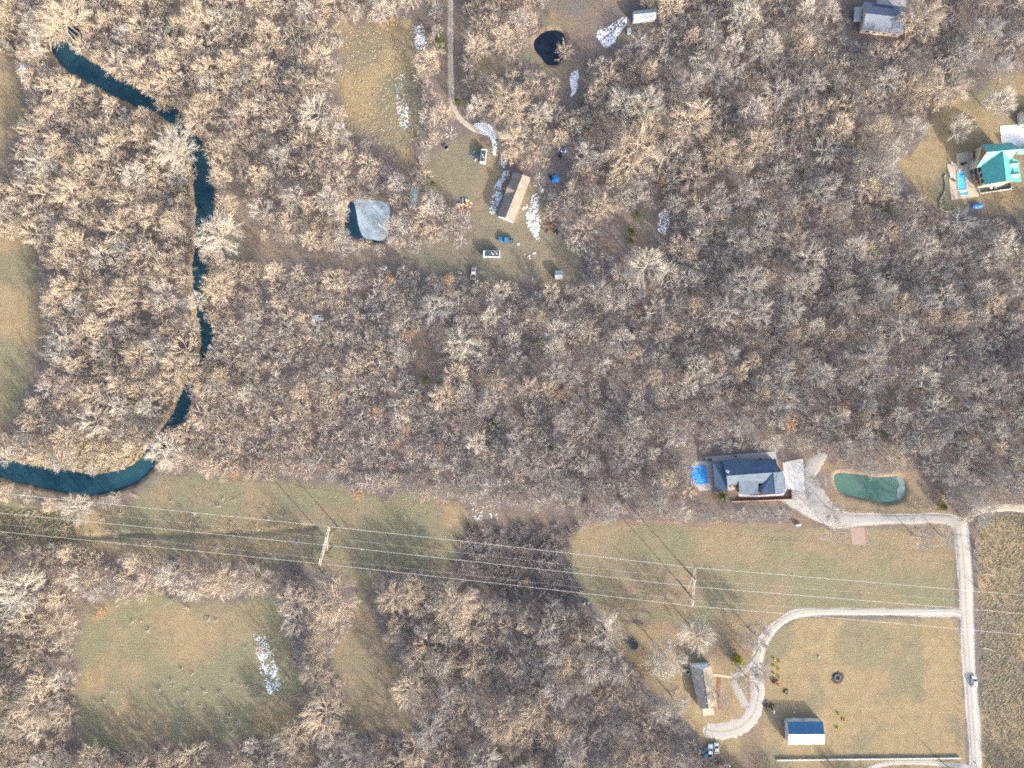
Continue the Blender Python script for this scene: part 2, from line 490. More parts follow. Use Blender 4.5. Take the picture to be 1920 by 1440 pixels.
def water_depth(px, py):
    """0 on dry land, growing to 1 in the middle of creek and ponds; first value is the channel, second its bank"""
    jit = (fbm(px, py, 26, 90) - 0.5) * 9
    d, w = ldist(px, py, smooth_line(CREEK, 4))
    e = w * .52 - d + jit * .9 + (fbm(px, py, 8, 91, 2) - .5) * 5
    for pond in (POND_ICE, POND_TEAL, POND_DARK):
        e = np.maximum(e, sdist(px, py, pond) + jit * 0.25)
    return e
wd = water_depth(gpx, gpy)
gz = -np.clip((wd + 7) / 9.0, 0, 1) * 1.35 - np.clip(wd / 12.0, 0, 1) * 1.2
DITCH = [(110, 1012), (190, 1006), (260, 1001), (330, 1003), (430, 1001), (520, 996), (590, 988)]
dd_, _ = ldist(gpx, gpy, smooth_line([(a, b_, 1) for a, b_ in DITCH], 4))
gz -= 0.9 * np.clip(1 - dd_ / (6 + 4 * fbm(gpx, gpy, 30, 8)), 0, 1)
gz += np.where(wd < -7, (fbm(gpx, gpy, 60, 5) - 0.5) * 0.25, 0) * np.clip((-wd - 7) / 20, 0, 1)
edge = np.minimum.reduce([gx - GX0, GX1 - gx, gy - GY0, GY1 - gy])
gz *= np.clip(edge / 6, 0, 1)

wob = (fbm(gpx, gpy, 48, 11) - 0.5) * 44 + (fbm(gpx, gpy, 9, 12, 2) - 0.5) * 7
green = np.zeros_like(gx); straw = np.zeros_like(gx); soil = np.zeros_like(gx); gravel = np.zeros_like(gx)
soil += 0.30 * np.clip((fbm(gpx, gpy, 120, 21) - 0.5) * 4, 0, 1)
straw += 0.35 * np.clip(1 - gpx / 420, 0, 1) + 0.30 * np.clip(1 - np.hypot(gpx - 520, gpy - 40) / 330, 0, 1)
for nm, (poly, g_, s_, so_, soft, tf) in FIELDS.items():
    d = sdist(gpx, gpy, poly)
    k = 0.25 if soft <= 5 else 1.0
    a = np.clip((d + wob * k) / soft * 0.5 + 0.5, 0, 1)
    p1 = np.clip(0.5 + (fbm(gpx, gpy, 85, len(nm) * 7 + 3) - 0.5) * 4.5, 0, 1); p2 = np.clip((fbm(gpx, gpy, 50, len(nm) * 5 + 60) - 0.5) * 4.0, 0, 1)
    gg = g_ * (0.25 + 0.95 * p1); ss = s_ * (1.45 - 1.0 * p1)
    green = green * (1 - a) + a * gg; straw = straw * (1 - a) + a * ss; soil = soil * (1 - a) + a * np.clip(so_ * (0.5 + p1 * 0.8) + 0.45 * p2 * (soft > 5), 0, 1)
bank = np.clip(1 - np.abs(wd + 5) / 9, 0, 1)
straw = np.maximum(straw, bank * 0.75 * (gpx < 420)); soil = np.maximum(soil, bank * 0.8); green *= 1 - bank * .7
for line, gr_, so_ in LANES:
    d, w = ldist(gpx, gpy, smooth_line(line, 4))
    a = np.clip((w / 2 - d + wob * 0.16) / 3.0 * 0.5 + 0.6, 0, 1)
    gravel = np.maximum(gravel, a * gr_); soil = np.maximum(soil, a * so_); green *= 1 - a * 0.8

gv = np.stack([gx.ravel(), gy.ravel(), gz.ravel()], 1)
idx = np.arange(nx * ny).reshape(ny, nx)
gf = np.stack([idx[:-1, :-1].ravel(), idx[:-1, 1:].ravel(), idx[1:, 1:].ravel(), idx[1:, :-1].ravel()], 1)
B = 3500.0
ov = np.array([(-B, -B, 0), (B, -B, 0), (B, B, 0), (-B, B, 0)], float)
c0, c1, c2, c3 = idx[0, 0], idx[0, -1], idx[-1, -1], idx[-1, 0]
n0 = len(gv)
of = np.array([(n0, n0 + 1, c1, c0), (n0 + 1, n0 + 2, c2, c1), (n0 + 2, n0 + 3, c3, c2), (n0 + 3, n0, c0, c3)])
gv = np.concatenate([gv, ov]); gf = np.concatenate([gf, of])
me = bpy.data.meshes.new('ground')
me.vertices.add(len(gv)); me.vertices.foreach_set('co', gv.ravel())
me.loops.add(gf.size); me.loops.foreach_set('vertex_index', gf.ravel().astype(np.int32))
me.polygons.add(len(gf)); me.polygons.foreach_set('loop_start', (np.arange(len(gf)) * 4).astype(np.int32))
me.polygons.foreach_set('use_smooth', np.ones(len(gf), bool))
ca = me.attributes.new('cover', 'FLOAT_COLOR', 'POINT')
cv = np.stack([green.ravel(), straw.ravel(), soil.ravel(), gravel.ravel()], 1)
cv = np.concatenate([cv, np.tile([0.1, 0.2, 0.3, 0.0], (4, 1))])
ca.data.foreach_set('color', np.clip(cv, 0, 1).astype(np.float32).ravel())
me.update(calc_edges=True); me.validate()

gm = bpy.data.materials.new('ground_cover')
n, l = nt(gm); b = n['Principled BSDF']
at = n.new('ShaderNodeAttribute'); at.attribute_name = 'cover'
sep = n.new('ShaderNodeSeparateColor'); l.new(at.outputs['Color'], sep.inputs[0])
pos = geo_pos(n)
f_big = noise(n, l, pos, 0.045, 5); f_mid = noise(n, l, pos, 0.35, 5, 0.7); f_fine = noise(n, l, pos, 1.9, 4, 0.75); f_grain = noise(n, l, pos, 6.0, 3, 0.7)
lit = mixc(n, l, ramp(n, l, f_fine, 0.34, 0.66), (0.113, 0.101, 0.10), (0.212, 0.187, 0.176))
lit = mixc(n, l, ramp(n, l, f_big, 0.40, 0.65), lit, mixc(n, l, ramp(n, l, f_grain, 0.3, 0.7), (0.138, 0.109, 0.10), (0.232, 0.184, 0.16)))
lit = mixc(n, l, ramp(n, l, f_mid, 0.52, 0.72), lit, (0.105, 0.092, 0.086))
grs = mixc(n, l, ramp(n, l, f_fine, 0.3, 0.7), (0.165, 0.168, 0.106), (0.232, 0.23, 0.145))
grs = mixc(n, l, ramp(n, l, f_mid, 0.42, 0.68), grs, (0.185, 0.165, 0.11))
stw = mixc(n, l, ramp(n, l, f_fine, 0.3, 0.7), (0.26, 0.21, 0.128), (0.355, 0.29, 0.178))
stw = mixc(n, l, ramp(n, l, f_mid, 0.40, 0.70), stw, (0.27, 0.195, 0.11))
sol = mixc(n, l, ramp(n, l, f_fine, 0.3, 0.7), (0.20, 0.145, 0.105), (0.29, 0.215, 0.155))
grv = mixc(n, l, ramp(n, l, f_grain, 0.3, 0.7), (0.36, 0.33, 0.29), (0.58, 0.55, 0.51))
def madd(a, f, k):
    x = n.new('ShaderNodeMath'); x.operation = 'MULTIPLY_ADD'
    l.new(f, x.inputs[0]); x.inputs[1].default_value = k; l.new(a, x.inputs[2])
    y = n.new('ShaderNodeMath'); y.operation = 'SUBTRACT'; l.new(x.outputs[0], y.inputs[0]); y.inputs[1].default_value = k / 2
    return y.outputs[0]
o = mixc(n, l, ramp(n, l, madd(sep.outputs[2], f_mid, 0.6), 0.15, 0.85), lit, sol)
o = mixc(n, l, ramp(n, l, madd(sep.outputs[0], f_fine, 0.7), 0.12, 0.8), o, grs)
o = mixc(n, l, ramp(n, l, madd(sep.outputs[1], f_fine, 1.0), 0.22, 0.95), o, stw)
o = mixc(n, l, ramp(n, l, madd(at.outputs['Alpha'], f_fine, 0.7), 0.3, 0.75), o, grv)
l.new(o, b.inputs['Base Color']); b.inputs['Roughness'].default_value = 0.95; b.inputs['Specular IOR Level'].default_value = 0.1
wv = n.new('ShaderNodeTexWave'); wv.bands_direction = 'Y'; wv.inputs['Scale'].default_value = 0.30; wv.inputs['Distortion'].default_value = 6.0; wv.inputs['Detail'].default_value = 3; wv.inputs['Detail Scale'].default_value = 0.25
l.new(pos, wv.inputs['Vector'])
mow = n.new('ShaderNodeMath'); mow.operation = 'MULTIPLY'; l.new(ramp(n, l, wv.outputs['Fac'], 0.55, 1.0), mow.inputs[0]); l.new(ramp(n, l, sep.outputs[0], 0.25, 0.9), mow.inputs[1])
mw2 = n.new('ShaderNodeMath'); mw2.operation = 'MULTIPLY'; l.new(mow.outputs[0], mw2.inputs[0]); mw2.inputs[1].default_value = 0.22
o = mixc(n, l, mw2.outputs[0], o, (0.30, 0.265, 0.17))
o = mixc(n, l, ramp(n, l, noise(n, l, pos, 0.09, 6, 0.7, 0.8), 0.52, 0.78), o, mixc(n, l, 0.5, o, (0.17, 0.125, 0.10)))
l.new(o, b.inputs['Base Color'])
bp = n.new('ShaderNodeBump'); bp.inputs['Strength'].default_value = 0.8; bp.inputs['Distance'].default_value = 0.35
l.new(f_fine, bp.inputs['Height']); l.new(bp.outputs[0], b.inputs['Normal'])
me.materials.append(gm)
ground = bpy.data.objects.new('ground', me)
col.objects.link(ground)
tag(ground, 'leaf litter, winter lawns and dry fields of the valley floor', 'ground', kind='structure')

def ground_z(px, py):
    i = int(np.clip(round(((px - 960) * S - GX0) / GS), 0, nx - 1)); j = int(np.clip(round(((720 - py) * S - GY0) / GS), 0, ny - 1))
    return float(gz[j, i])

# ------------------------------------------------------------------ water and ice
def water_mat(name, c, c2, rough=0.12, scale=0.08):
    m = bpy.data.materials.new(name)
    n, l = nt(m); b = n['Principled BSDF']
    pos = geo_pos(n)
    f = noise(n, l, pos, scale, 5, 0.6, 0.6)
    l.new(mixc(n, l, ramp(n, l, f, 0.38, 0.68), c, c2), b.inputs['Base Color'])
    b.inputs['Roughness'].default_value = rough; b.inputs['IOR'].default_value = 1.33
    bp = n.new('ShaderNodeBump'); bp.inputs['Strength'].default_value = 0.15; bp.inputs['Distance'].default_value = 0.05
    l.new(noise(n, l, pos, 2.5, 3), bp.inputs['Height']); l.new(bp.outputs[0], b.inputs['Normal'])
    return m
M_creek = water_mat('creek_water', (0.009, 0.038, 0.062), (0.022, 0.072, 0.098))
M_pondteal = water_mat('teal_pond_water', (0.065, 0.138, 0.118), (0.09, 0.165, 0.135))
M_pondblue = water_mat('frozen_pond_water', (0.010, 0.035, 0.065), (0.014, 0.045, 0.075))
M_ponddark = water_mat('dark_pond_water', (0.008, 0.013, 0.026), (0.016, 0.026, 0.048), scale=0.5)
M_ice = water_mat('pond_ice', (0.26, 0.33, 0.38), (0.40, 0.46, 0.50), 0.45, 0.15)
M_ice2 = water_mat('thin_ice', (0.16, 0.26, 0.32), (0.34, 0.40, 0.46), 0.4, 0.3)

cl = smooth_line(CREEK, 4)
mb = MB(); vs_, fs = [], []
WZ = -0.85
for i, p in enumerate(cl):
    a = np.array(cl[max(i - 1, 0)]); c = np.array(cl[min(i + 1, len(cl) - 1)])
    t = (c - a)[:2]; t /= np.hypot(*t) + 1e-9
    w = p[2] / 2 + 7
    for sgn in (-1, 1):
        x, y = P(p[0] - t[1] * w * sgn, p[1] + t[0] * w * sgn, WZ)
        vs_.append((x, y, WZ))
for i in range(len(cl) - 1):
    fs.append((2 * i, 2 * i + 1, 2 * i + 3, 2 * i + 2))
o = mb.add(vs_, fs).build('creek', M_creek)
tag(o, 'deep blue-green creek winding down the left edge', 'creek', kind='structure')

def flat_poly(name, pts, z, m, label, cat, grow=0.0, kind='structure', thick=None):
    w = [P(p[0], p[1], z) for p in pts]
    cx = sum(p[0] for p in w) / len(w); cy = sum(p[1] for p in w) / len(w)
    if grow:
        w = [(cx + (p[0] - cx) * (1 + grow / max(1e-6, math.hypot(p[0] - cx, p[1] - cy))), cy + (p[1] - cy) * (1 + grow / max(1e-6, math.hypot(p[0] - cx, p[1] - cy)))) for p in w]
    mb = MB((cx, cy, 0))
    if thick: mb.prism(w, z - thick, z)
    else:
        if sum(w[i - 1][0] * w[i][1] - w[i][0] * w[i - 1][1] for i in range(len(w))) < 0: w.reverse()
        mb.add([(p[0], p[1], z) for p in w], [tuple(range(len(w)))])
    return tag(mb.build(name, m), label, cat, kind=kind)

flat_poly('pond', POND_ICE, -0.75, M_pondblue, 'square farm pond with dark water along its left side', 'pond', 1.2)
flat_poly('pond', POND_TEAL, -0.75, M_pondteal, 'teal green pond beside the gravel drive', 'pond', 1.2)
flat_poly('pond', POND_DARK, -0.75, M_ponddark, 'nearly black round pond in the top clearing', 'pond', 1.2)
flat_poly('ice_sheet', smooth_poly([(664, 374), (690, 375), (722, 381), (729, 392), (729, 420), (726, 440), (716, 449), (700, 447), (684, 443), (676, 428), (671, 402), (667, 385)]), -0.70, M_ice, 'grey ice sheet on the square pond', 'ice', 0.5)
flat_poly('ice_sheet', smooth_poly([(1680, 895), (1695, 901), (1699, 920), (1690, 934), (1684, 937), (1683, 922), (1686, 910)]), -0.70, water_mat('milky_ice', (0.14, 0.20, 0.20), (0.24, 0.29, 0.30), 0.4, 0.3), 'thin milky ice at the right end of the teal pond', 'ice', 0.3)
flat_poly('ice_sheet', smooth_poly([(771, 350), (778, 346), (782, 362), (779, 385), (773, 391), (769, 372)], 3), 0.12, M_ice2, 'narrow strip of pale ice beside the square pond', 'ice', thick=0.3)

# ------------------------------------------------------------------ drives, road, paved pads
def gravel_mat(name, c, c2, tracks=0.0):
    m = bpy.data.materials.new(name)
    n, l = nt(m); b = n['Principled BSDF']
    pos = geo_pos(n)
    o = mixc(n, l, ramp(n, l, noise(n, l, pos, 5.0, 4, 0.75), 0.3, 0.7), c, c2)
    o = mixc(n, l, ramp(n, l, noise(n, l, pos, 0.4, 4), 0.45, 0.75), o, tuple(x * 0.8 for x in c))
    if tracks:
        a = n.new('ShaderNodeAttribute'); a.attribute_name = 'across'
        x = n.new('ShaderNodeMath'); x.operation = 'MULTIPLY_ADD'; l.new(noise(n, l, pos, 0.9, 4, 0.7), x.inputs[0]); x.inputs[1].default_value = 0.9; l.new(a.outputs['Fac'], x.inputs[2])
        o = mixc(n, l, ramp(n, l, x.outputs[0], 0.75, 1.15), o, mixc(n, l, ramp(n, l, noise(n, l, pos, 3, 3), .3, .7), (0.27, 0.22, 0.15), (0.40, 0.34, 0.25)))
    l.new(o, b.inputs['Base Color']); b.inputs['Roughness'].default_value = 0.95; b.inputs['Specular IOR Level'].default_value = 0.15
    bp = n.new('ShaderNodeBump'); bp.inputs['Strength'].default_value = 0.4; bp.inputs['Distance'].default_value = 0.06
    l.new(noise(n, l, pos, 4.0, 4), bp.inputs['Height']); l.new(bp.outputs[0], b.inputs['Normal'])
    return m
M_gravel = gravel_mat('white_gravel', (0.47, 0.445, 0.41), (0.37, 0.35, 0.32), 1)
M_gravelg = gravel_mat('grey_gravel', (0.38, 0.365, 0.345), (0.30, 0.29, 0.275))
M_dirt = gravel_mat('packed_dirt', (0.50, 0.44, 0.36), (0.41, 0.35, 0.28), 1)

def strip(name, line, m, label, z=0.05, mid=1.0, jit=0.24, cat='drive'):
    """road of varying width lying on the ground; 'across' marks the worn crown and the loose edges"""
    pts = smooth_line(line, 8)
    NA = 9
    vs_, fs, ac = [], [], []
    for i, p in enumerate(pts):
        a = np.array(pts[max(i - 1, 0)]); c = np.array(pts[min(i + 1, len(pts) - 1)])
        t = (c - a)[:2]; t /= np.hypot(*t) + 1e-9
        for k in range(NA):
            u = k / (NA - 1) * 2 - 1
            w = p[2] / 2 * (1 + (random.uniform(-jit, jit) if k in (0, NA - 1) else 0))
            qx, qy = p[0] - t[1] * w * u, p[1] + t[0] * w * u
            x, y = P(qx, qy, 0)
            gzv = max(ground_z(qx, qy), -0.2)
            vs_.append((x, y, gzv + z + 0.06 * (1 - u * u) if k not in (0, NA - 1) else gzv - 0.05))
            ac.append(min(1.0, (0.75 * mid if abs(u) < 0.2 else 0.0) + (0.35 if abs(u) > 0.8 else 0)))
    for i in range(len(pts) - 1):
        for k in range(NA - 1):
            a = i * NA + k
            fs.append((a, a + 1, a + NA + 1, a + NA))
    mb = MB(); mb.add(vs_, fs)
    o = mb.build(name, m, smooth=True)
    if o.data.polygons[0].normal.z < 0: o.data.flip_normals()
    at_ = o.data.attributes.new('across', 'FLOAT', 'POINT'); at_.data.foreach_set('value', np.array(ac, np.float32))
    return tag(o, label, cat, kind='structure')

strip('gravel_road', [(1800, 985, 22), (1803, 1020, 24), (1808, 1075, 25), (1811, 1150, 22), (1816, 1230, 19), (1820, 1290, 17), (1825, 1370, 17), (1830, 1440, 17), (1834, 1490, 17)], M_gravel, 'white gravel road running down the right side', 0.09, cat='road')
strip('gravel_drive', [(1806, 1149, 15), (1780, 1146, 12), (1700, 1147, 12), (1600, 1147, 12), (1530, 1147, 12), (1490, 1153, 13), (1458, 1172, 13), (1436, 1200, 13), (1424, 1226, 15), (1418, 1260, 20), (1422, 1300, 24), (1412, 1338, 30), (1388, 1362, 36), (1354, 1372, 34), (1324, 1368, 24)], M_gravel, 'two-track white gravel drive curving to the tan-roofed house', 0.05)
strip('drive_spur', [(1430, 1214, 7), (1410, 1240, 9), (1394, 1260, 10), (1376, 1268, 12), (1384, 1295, 14), (1400, 1325, 14)], M_gravelg, 'thin gravel spur looping by the front walk', 0.025)
strip('gravel_drive', [(1548, 850, 12), (1532, 866, 26), (1516, 892, 34), (1526, 925, 40), (1548, 958, 40), (1580, 974, 26), (1640, 973, 17), (1700, 973, 16), (1760, 972, 17), (1790, 980, 20), (1802, 1000, 22)], M_gravelg, 'grey gravel drive from the slate-roofed house to the road', 0.06)
strip('dirt_track', [(1798, 988, 18), (1820, 968, 14), (1845, 956, 14), (1880, 952, 15), (1960, 956, 15)], M_dirt, 'pale dirt track leaving the road towards the right edge', 0.04)
strip('dirt_drive', [(845, -40, 11), (844, 60, 11), (845, 130, 11), (847, 185, 11), (860, 218, 9), (882, 238, 11), (905, 246, 13), (930, 252, 16), (962, 256, 12)], M_dirt, 'rutted dirt drive coming down from the top edge', 0.05)
strip('gravel_track', [(1600, 1480, 7), (1622, 1444, 7), (1660, 1432, 8), (1720, 1429, 9), (1780, 1433, 9), (1826, 1440, 10)], M_gravel, 'white gravel track along the bottom edge', 0.04)

def pad(name, pts, m, label, cat, z=0.12, thick=0.35):
    return flat_poly(name, pts, z, m, label, cat, thick=thick)

cT = crop(1740, 260, 10.283); cT2 = crop(1740, 190, 10.667); cS = crop(1280, 830, 8); cK = crop(900, 300, 9); cB = crop(1260, 1200, 9.6); cG = crop(1580, 0, 12.8); cN = crop(960, 0, 6.4); cY = crop(840, 420, 8); cC = crop(820, 220, 8)
pad('concrete_pad', [cS(1498, 300), cS(1640, 268), cS(1800, 240), cS(1845, 690), cS(1790, 735), cS(1690, 705), cS(1545, 690)], M_concw, 'pale concrete parking pad beside the slate-roofed house', 'pad', 0.13)
pad('concrete_patio', [cS(345, 215), cS(860, 172), cS(1395, 130), cS(1412, 250), cS(1450, 380), cS(1440, 640), cS(520, 735), cS(388, 640)], M_conc, 'long concrete patio along the back of the slate-roofed house', 'patio', 0.13)
pad('pool_apron', [cS(130, 330), cS(240, 275), cS(352, 282), cS(395, 640), cS(440, 710), cS(250, 725), cS(200, 640), cS(120, 600)], M_conc, 'concrete apron round the covered pool', 'patio', 0.12)
pad('garden_bed', [cS(830, 800), cS(1120, 812), cS(1500, 795), cS(1560, 705), cS(1635, 715), cS(1640, 840), cS(760, 880)], mat('dark_mulch', (0.10, 0.055, 0.045), 0.95, 0.3), 'dark mulch bed in front of the slate-roofed house', 'garden bed', 0.10)
pad('front_walk', [cS(836, 700), cS(860, 770), cS(1100, 790), cS(1480, 765), cS(1545, 690), cS(1560, 715), cS(1510, 790), cS(1110, 815), cS(840, 805)], M_concw, 'curved concrete walk in front of the slate-roofed house', 'walk', 0.14)
pad('pool_patio', [cT(370, 487), cT(558, 466), cT(545, 282), cT(700, 262), cT(868, 240), cT(940, 640), cT(960, 930), cT(985, 1110), cT(720, 1150), cT(452, 1182), cT(410, 830)], M_patio, 'sand-coloured patio round the swimming pool', 'patio', 0.15)
pad('concrete_drive', [(1875, 236), (1912, 233), (1916, 241), (1990, 241), (1990, 285), (1925, 284), (1908, 276), (1896, 267), (1878, 268)], mat('white_concrete', (0.80, 0.79, 0.77), 0.8, 0.08, 0.4), 'white concrete drive above the teal-roofed house', 'drive', 0.14)
pad('clay_pad', [(1594, 990), (1621, 988), (1623, 1020), (1598, 1022)], M_clay, 'pinkish square pad on the lawn below the drive', 'pad', 0.08)
pad('concrete_patio', [cB(545, 1238), cB(742, 1228), cB(765, 1350), cB(560, 1370)], M_patio, 'small tan patio behind the tan-roofed house', 'patio', 0.10)
pad('front_walk', [cB(735, 606), cB(870, 618), cB(990, 640), cB(1085, 655), cB(1112, 698), cB(985, 680), cB(735, 648)], M_patio, 'tan concrete walk to the tan-roofed house', 'walk', 0.10)
pad('brick_bed', [cB(820, 640), cB(880, 680), cB(868, 900), cB(860, 1080), cB(920, 1240), cB(850, 1250), cB(815, 1050), cB(805, 800)], mat('red_mulch', (0.26, 0.13, 0.095), 0.95, 0.35), 'reddish planting bed along the tan-roofed house', 'garden bed', 0.07)
pad('concrete_patio', [cG(820, -80), cG(1530, -60), cG(1530, 180), cG(830, 110)], M_conc, 'grey concrete court behind the blue-grey house', 'patio', 0.10)

# ------------------------------------------------------------------ buildings
def root_at(name, pts, label, cat, z=0.0, group=None):
    x = sum(p[0] for p in pts) / len(pts); y = sum(p[1] for p in pts) / len(pts)
    return empty(name, (x, y, z), 0, label, cat, group)

def slope(root, name, pts, m, t=0.18):
    return MB(root.location).slab(pts, t).build(name, m, root)

def gable(root, A, B_, C_, D_, ze, zr, roofm, wallm, over=0.35, ridge=None, roof=True, zbase=-0.15):
    """A-B one eave, D-C the other (ground plan); the ridge runs from mid AD to mid BC"""
    A, B_, C_, D_ = [Vector((p[0], p[1], 0)) for p in (A, B_, C_, D_)]
    R0, R1 = ((A + D_) / 2, (B_ + C_) / 2) if ridge is None else [Vector((p[0], p[1], 0)) for p in ridge]
    up = lambda p, z: Vector((p.x, p.y, z))
    if roof:
        slope(root, 'roof_slope', [up(A, ze), up(B_, ze), up(R1, zr), up(R0, zr)], roofm)
        slope(root, 'roof_slope', [up(C_, ze), up(D_, ze), up(R0, zr - 0.003), up(R1, zr - 0.003)], roofm)
        MB(root.location).tube([up(R0, zr + .02), up(R1, zr + .02)], 0.12, n=5).build('ridge_cap', roofm, root)
    c = (A + B_ + C_ + D_) / 4
    ux = (B_ - A).normalized(); uy = (D_ - A).normalized()
    ins = lambda p, sx, sy: p + ux * over * sx + uy * over * sy
    a, b2, c2_, d = ins(A, 1, 1), ins(B_, -1, 1), ins(C_, -1, -1), ins(D_, 1, -1)
    r0, r1 = R0 + ux * over, R1 - ux * over
    dz = 0.2
    vs_ = [up(a, zbase), up(b2, zbase), up(c2_, zbase), up(d, zbase), up(a, ze - dz + 0.1), up(b2, ze - dz + 0.1), up(c2_, ze - dz + 0.1), up(d, ze - dz + 0.1), up(r0, zr - dz - 0.1), up(r1, zr - dz - 0.1)]
    fs = [(3, 2, 1, 0), (0, 1, 5, 4), (2, 3, 7, 6), (1, 2, 6, 9, 5), (3, 0, 4, 8, 7), (4, 5, 9, 8), (6, 7, 8, 9)]
    w = MB(root.location).add(vs_, fs).build('wall', wallm, root)
    return (a, b2, c2_, d)

def opening(root, a, b2, t, z0, w, h, name='window', mframe=None, mpane=None):
    """window or door on the wall that runs from a to b2, outward side on the right hand of a->b2"""
    mframe = mframe or M_white; mpane = mpane or M_glass
    d = (b2 - a); L = d.length; d.normalize()
    nrm = Vector((d.y, -d.x, 0))
    c = a + d * (L * t) + nrm * 0.03
    rz = math.atan2(d.y, d.x)
    f = MB(root.location).box((c.x, c.y, z0 + h / 2), (w, 0.10, h), rz).build(name, mframe, root)
    p = MB(root.location)
    c2_ = c + nrm * 0.05
    p.box((c2_.x, c2_.y, z0 + h / 2), (w - 0.24, 0.04, h - 0.24), rz).build('pane' if name == 'window' else 'door_panel', mpane, f)
    return f

pts = lambda f, z, *ps: [P(*f(*p), z) for p in ps]

# --- steel barn with shade and sun coloured into its roof, lower right
cBn = crop(1440, 1320, 12)
q = pts(cBn, 3.2, (443, 405), (1235, 405), (1262, 905), (455, 905))
barn = root_at('barn', q, 'white steel barn with shaded blue back roof slope by the bottom edge', 'barn')
M_barnshade = metal_roof_mat('shaded_blue_metal_roof', (0.045, 0.16, 0.32)); M_barnlit = metal_roof_mat('sunlit_white_metal_roof', (0.72, 0.70, 0.64))  # back slope's shade and front slope's sunlight put into their colours
A, B_, C_, D_ = [Vector((*p, 3.2)) for p in q]
zr = 5.0
R0, R1 = V3(cBn(470, 685), zr), V3(cBn(1275, 685), zr)
slope(barn, 'roof_slope', [A, B_, R1, R0], M_barnshade)['label'] = 'shaded blue metal roof slope'
slope(barn, 'roof_slope', [C_, D_, R0 - Vector((0, 0, .003)), R1 - Vector((0, 0, .003))], M_barnlit)['label'] = 'sunlit white metal roof slope'
MB(barn.location).tube([R0, R1], 0.13, n=5).build('ridge_cap', M_barnlit, barn)
w = gable(barn, A, B_, C_, D_, 3.2, zr, None, M_wallw, 0.12, ridge=(R0, R1), roof=False)
opening(barn, w[1], w[0], 0.28, 0, 3.0, 2.6, 'door', M_shedroof, M_white)
opening(barn, w[1], w[0], 0.72, 0, 3.0, 2.6, 'door', M_shedroof, M_white)
opening(barn, w[0], w[3], 0.5, 0, 1.0, 2.1, 'door', M_shedroof, M_white)
for t_ in (0.0, 0.5, 1.0):
    p = w[0].lerp(w[1], t_)
    MB(barn.location).box((p.x, p.y + .06, 1.5), (0.12, 0.12, 3.0)).build('corner_trim', M_dark, barn)

# --- tan-roofed house with snow on its hip end
ze, zr = 2.8, 4.3
NW, NE, SE, SW = [V3(cB(*p), ze) for p in ((330, 462), (705, 452), (812, 1185), (505, 1245))]
rN, rS = V3(cB(556, 525), zr), V3(cB(658, 1230), zr)
q = [NW, NE, SE, SW]
hb = root_at('house', q, 'tan roofed ranch house with snow on its upper end', 'house')
M_tanroof = shingle_mat('tan_shingle', (0.31, 0.27, 0.21)); M_tanshade = shingle_mat('shaded_tan_shingle', (0.21, 0.205, 0.20))  # greyer copy paints shade into the left slope and the hip
slope(hb, 'roof_slope', [SW, NW, rN, rS], M_tanshade); slope(hb, 'roof_slope', [NE, SE, rS, rN], M_tanroof); slope(hb, 'roof_slope', [NW, NE, rN], M_tanshade)
MB(hb.location).tube([rN, rS], 0.13, n=5).build('ridge_cap', M_tanshade, hb)
ins = lambda p: p.lerp(sum(q, Vector()) / 4, 0.02)
w = [ins(p) for p in q]
MB(hb.location).prism([(p.x, p.y) for p in w], -0.15, ze - 0.2).build('wall', M_wallw, hb)
c = ins(SW).lerp(ins(SE), .5)
MB(hb.location).add([ins(SW) - Vector((0, 0, .25)), ins(SE) - Vector((0, 0, .25)), rS.lerp(rN, .03) - Vector((0, 0, .25))], [(0, 1, 2)]).build('gable_wall', M_wallw, hb)
wf = [Vector((p.x, p.y, 0)) for p in w]
for t_ in (.2, .45, .75): opening(hb, wf[0], wf[3], t_, 1.0, 1.2, 1.2)
for t_ in (.2, .4, .8): opening(hb, wf[2], wf[1], t_, 1.0, 1.2, 1.2)
opening(hb, wf[2], wf[1], .62, 0.1, 1.0, 2.1, 'door', M_white, M_wood)
for p in ((538, 645), (572, 888), (603, 1022), (620, 1140)):
    v = V3(cB(*p), 4.0)
    MB(hb.location).lathe((v.x, v.y, 3.75), [(0.14, 0), (0.14, 0.35), (0.2, 0.36), (0.2, 0.44)], 8).build('roof_vent', M_steel, hb)

# --- long house in the middle clearing
ze, zr = 2.8, 4.9
NW, NE, SE, SW = [V3(cK(*p), ze) for p in ((560, 200), (860, 302), (567, 1058), (290, 945))]
hc = root_at('house', [NW, NE, SE, SW], 'long brown-roofed house standing diagonally in the middle clearing', 'house')
M_brownroof = shingle_mat('brown_shingle', (0.25, 0.21, 0.175)); M_brownshade = shingle_mat('shaded_brown_shingle', (0.22, 0.205, 0.19))  # greyer copy colours shade into the upper face of the cross gable
w = gable(hc, SW, NW, NE, SE, ze, zr, M_brownroof, M_wallw, 0.35, ridge=(V3(cK(430, 975), zr), V3(cK(722, 245), zr)))
wf = [Vector((p.x, p.y, 0)) for p in w]
ap = V3(cK(600, 530), zr - 0.05); g0, g1 = V3(cK(512, 372), ze + .1), V3(cK(415, 612), ze + .1)
gm_ = (g0 + g1) / 2; out = (gm_ - ap); out.z = 0; out.normalize()
gt = Vector((gm_.x, gm_.y, zr - 0.25)) + out * 0.2
slope(hc, 'roof_slope', [g0 + out * .2, ap, gt], M_brownshade); slope(hc, 'roof_slope', [ap, g1 + out * .2, gt - Vector((0, 0, .003))], M_brownroof)
MB(hc.location).add([g0 + out * .1, g1 + out * .1, gt - Vector((0, 0, .15)), Vector((g0.x, g0.y, 0)) + out * .1, Vector((g1.x, g1.y, 0)) + out * .1], [(0, 1, 2), (0, 3, 4, 1)]).build('gable_wall', M_wallw, hc)
for t_ in (.3, .7): opening(hc, wf[3], wf[0], t_, 1.0, 1.1, 1.2)
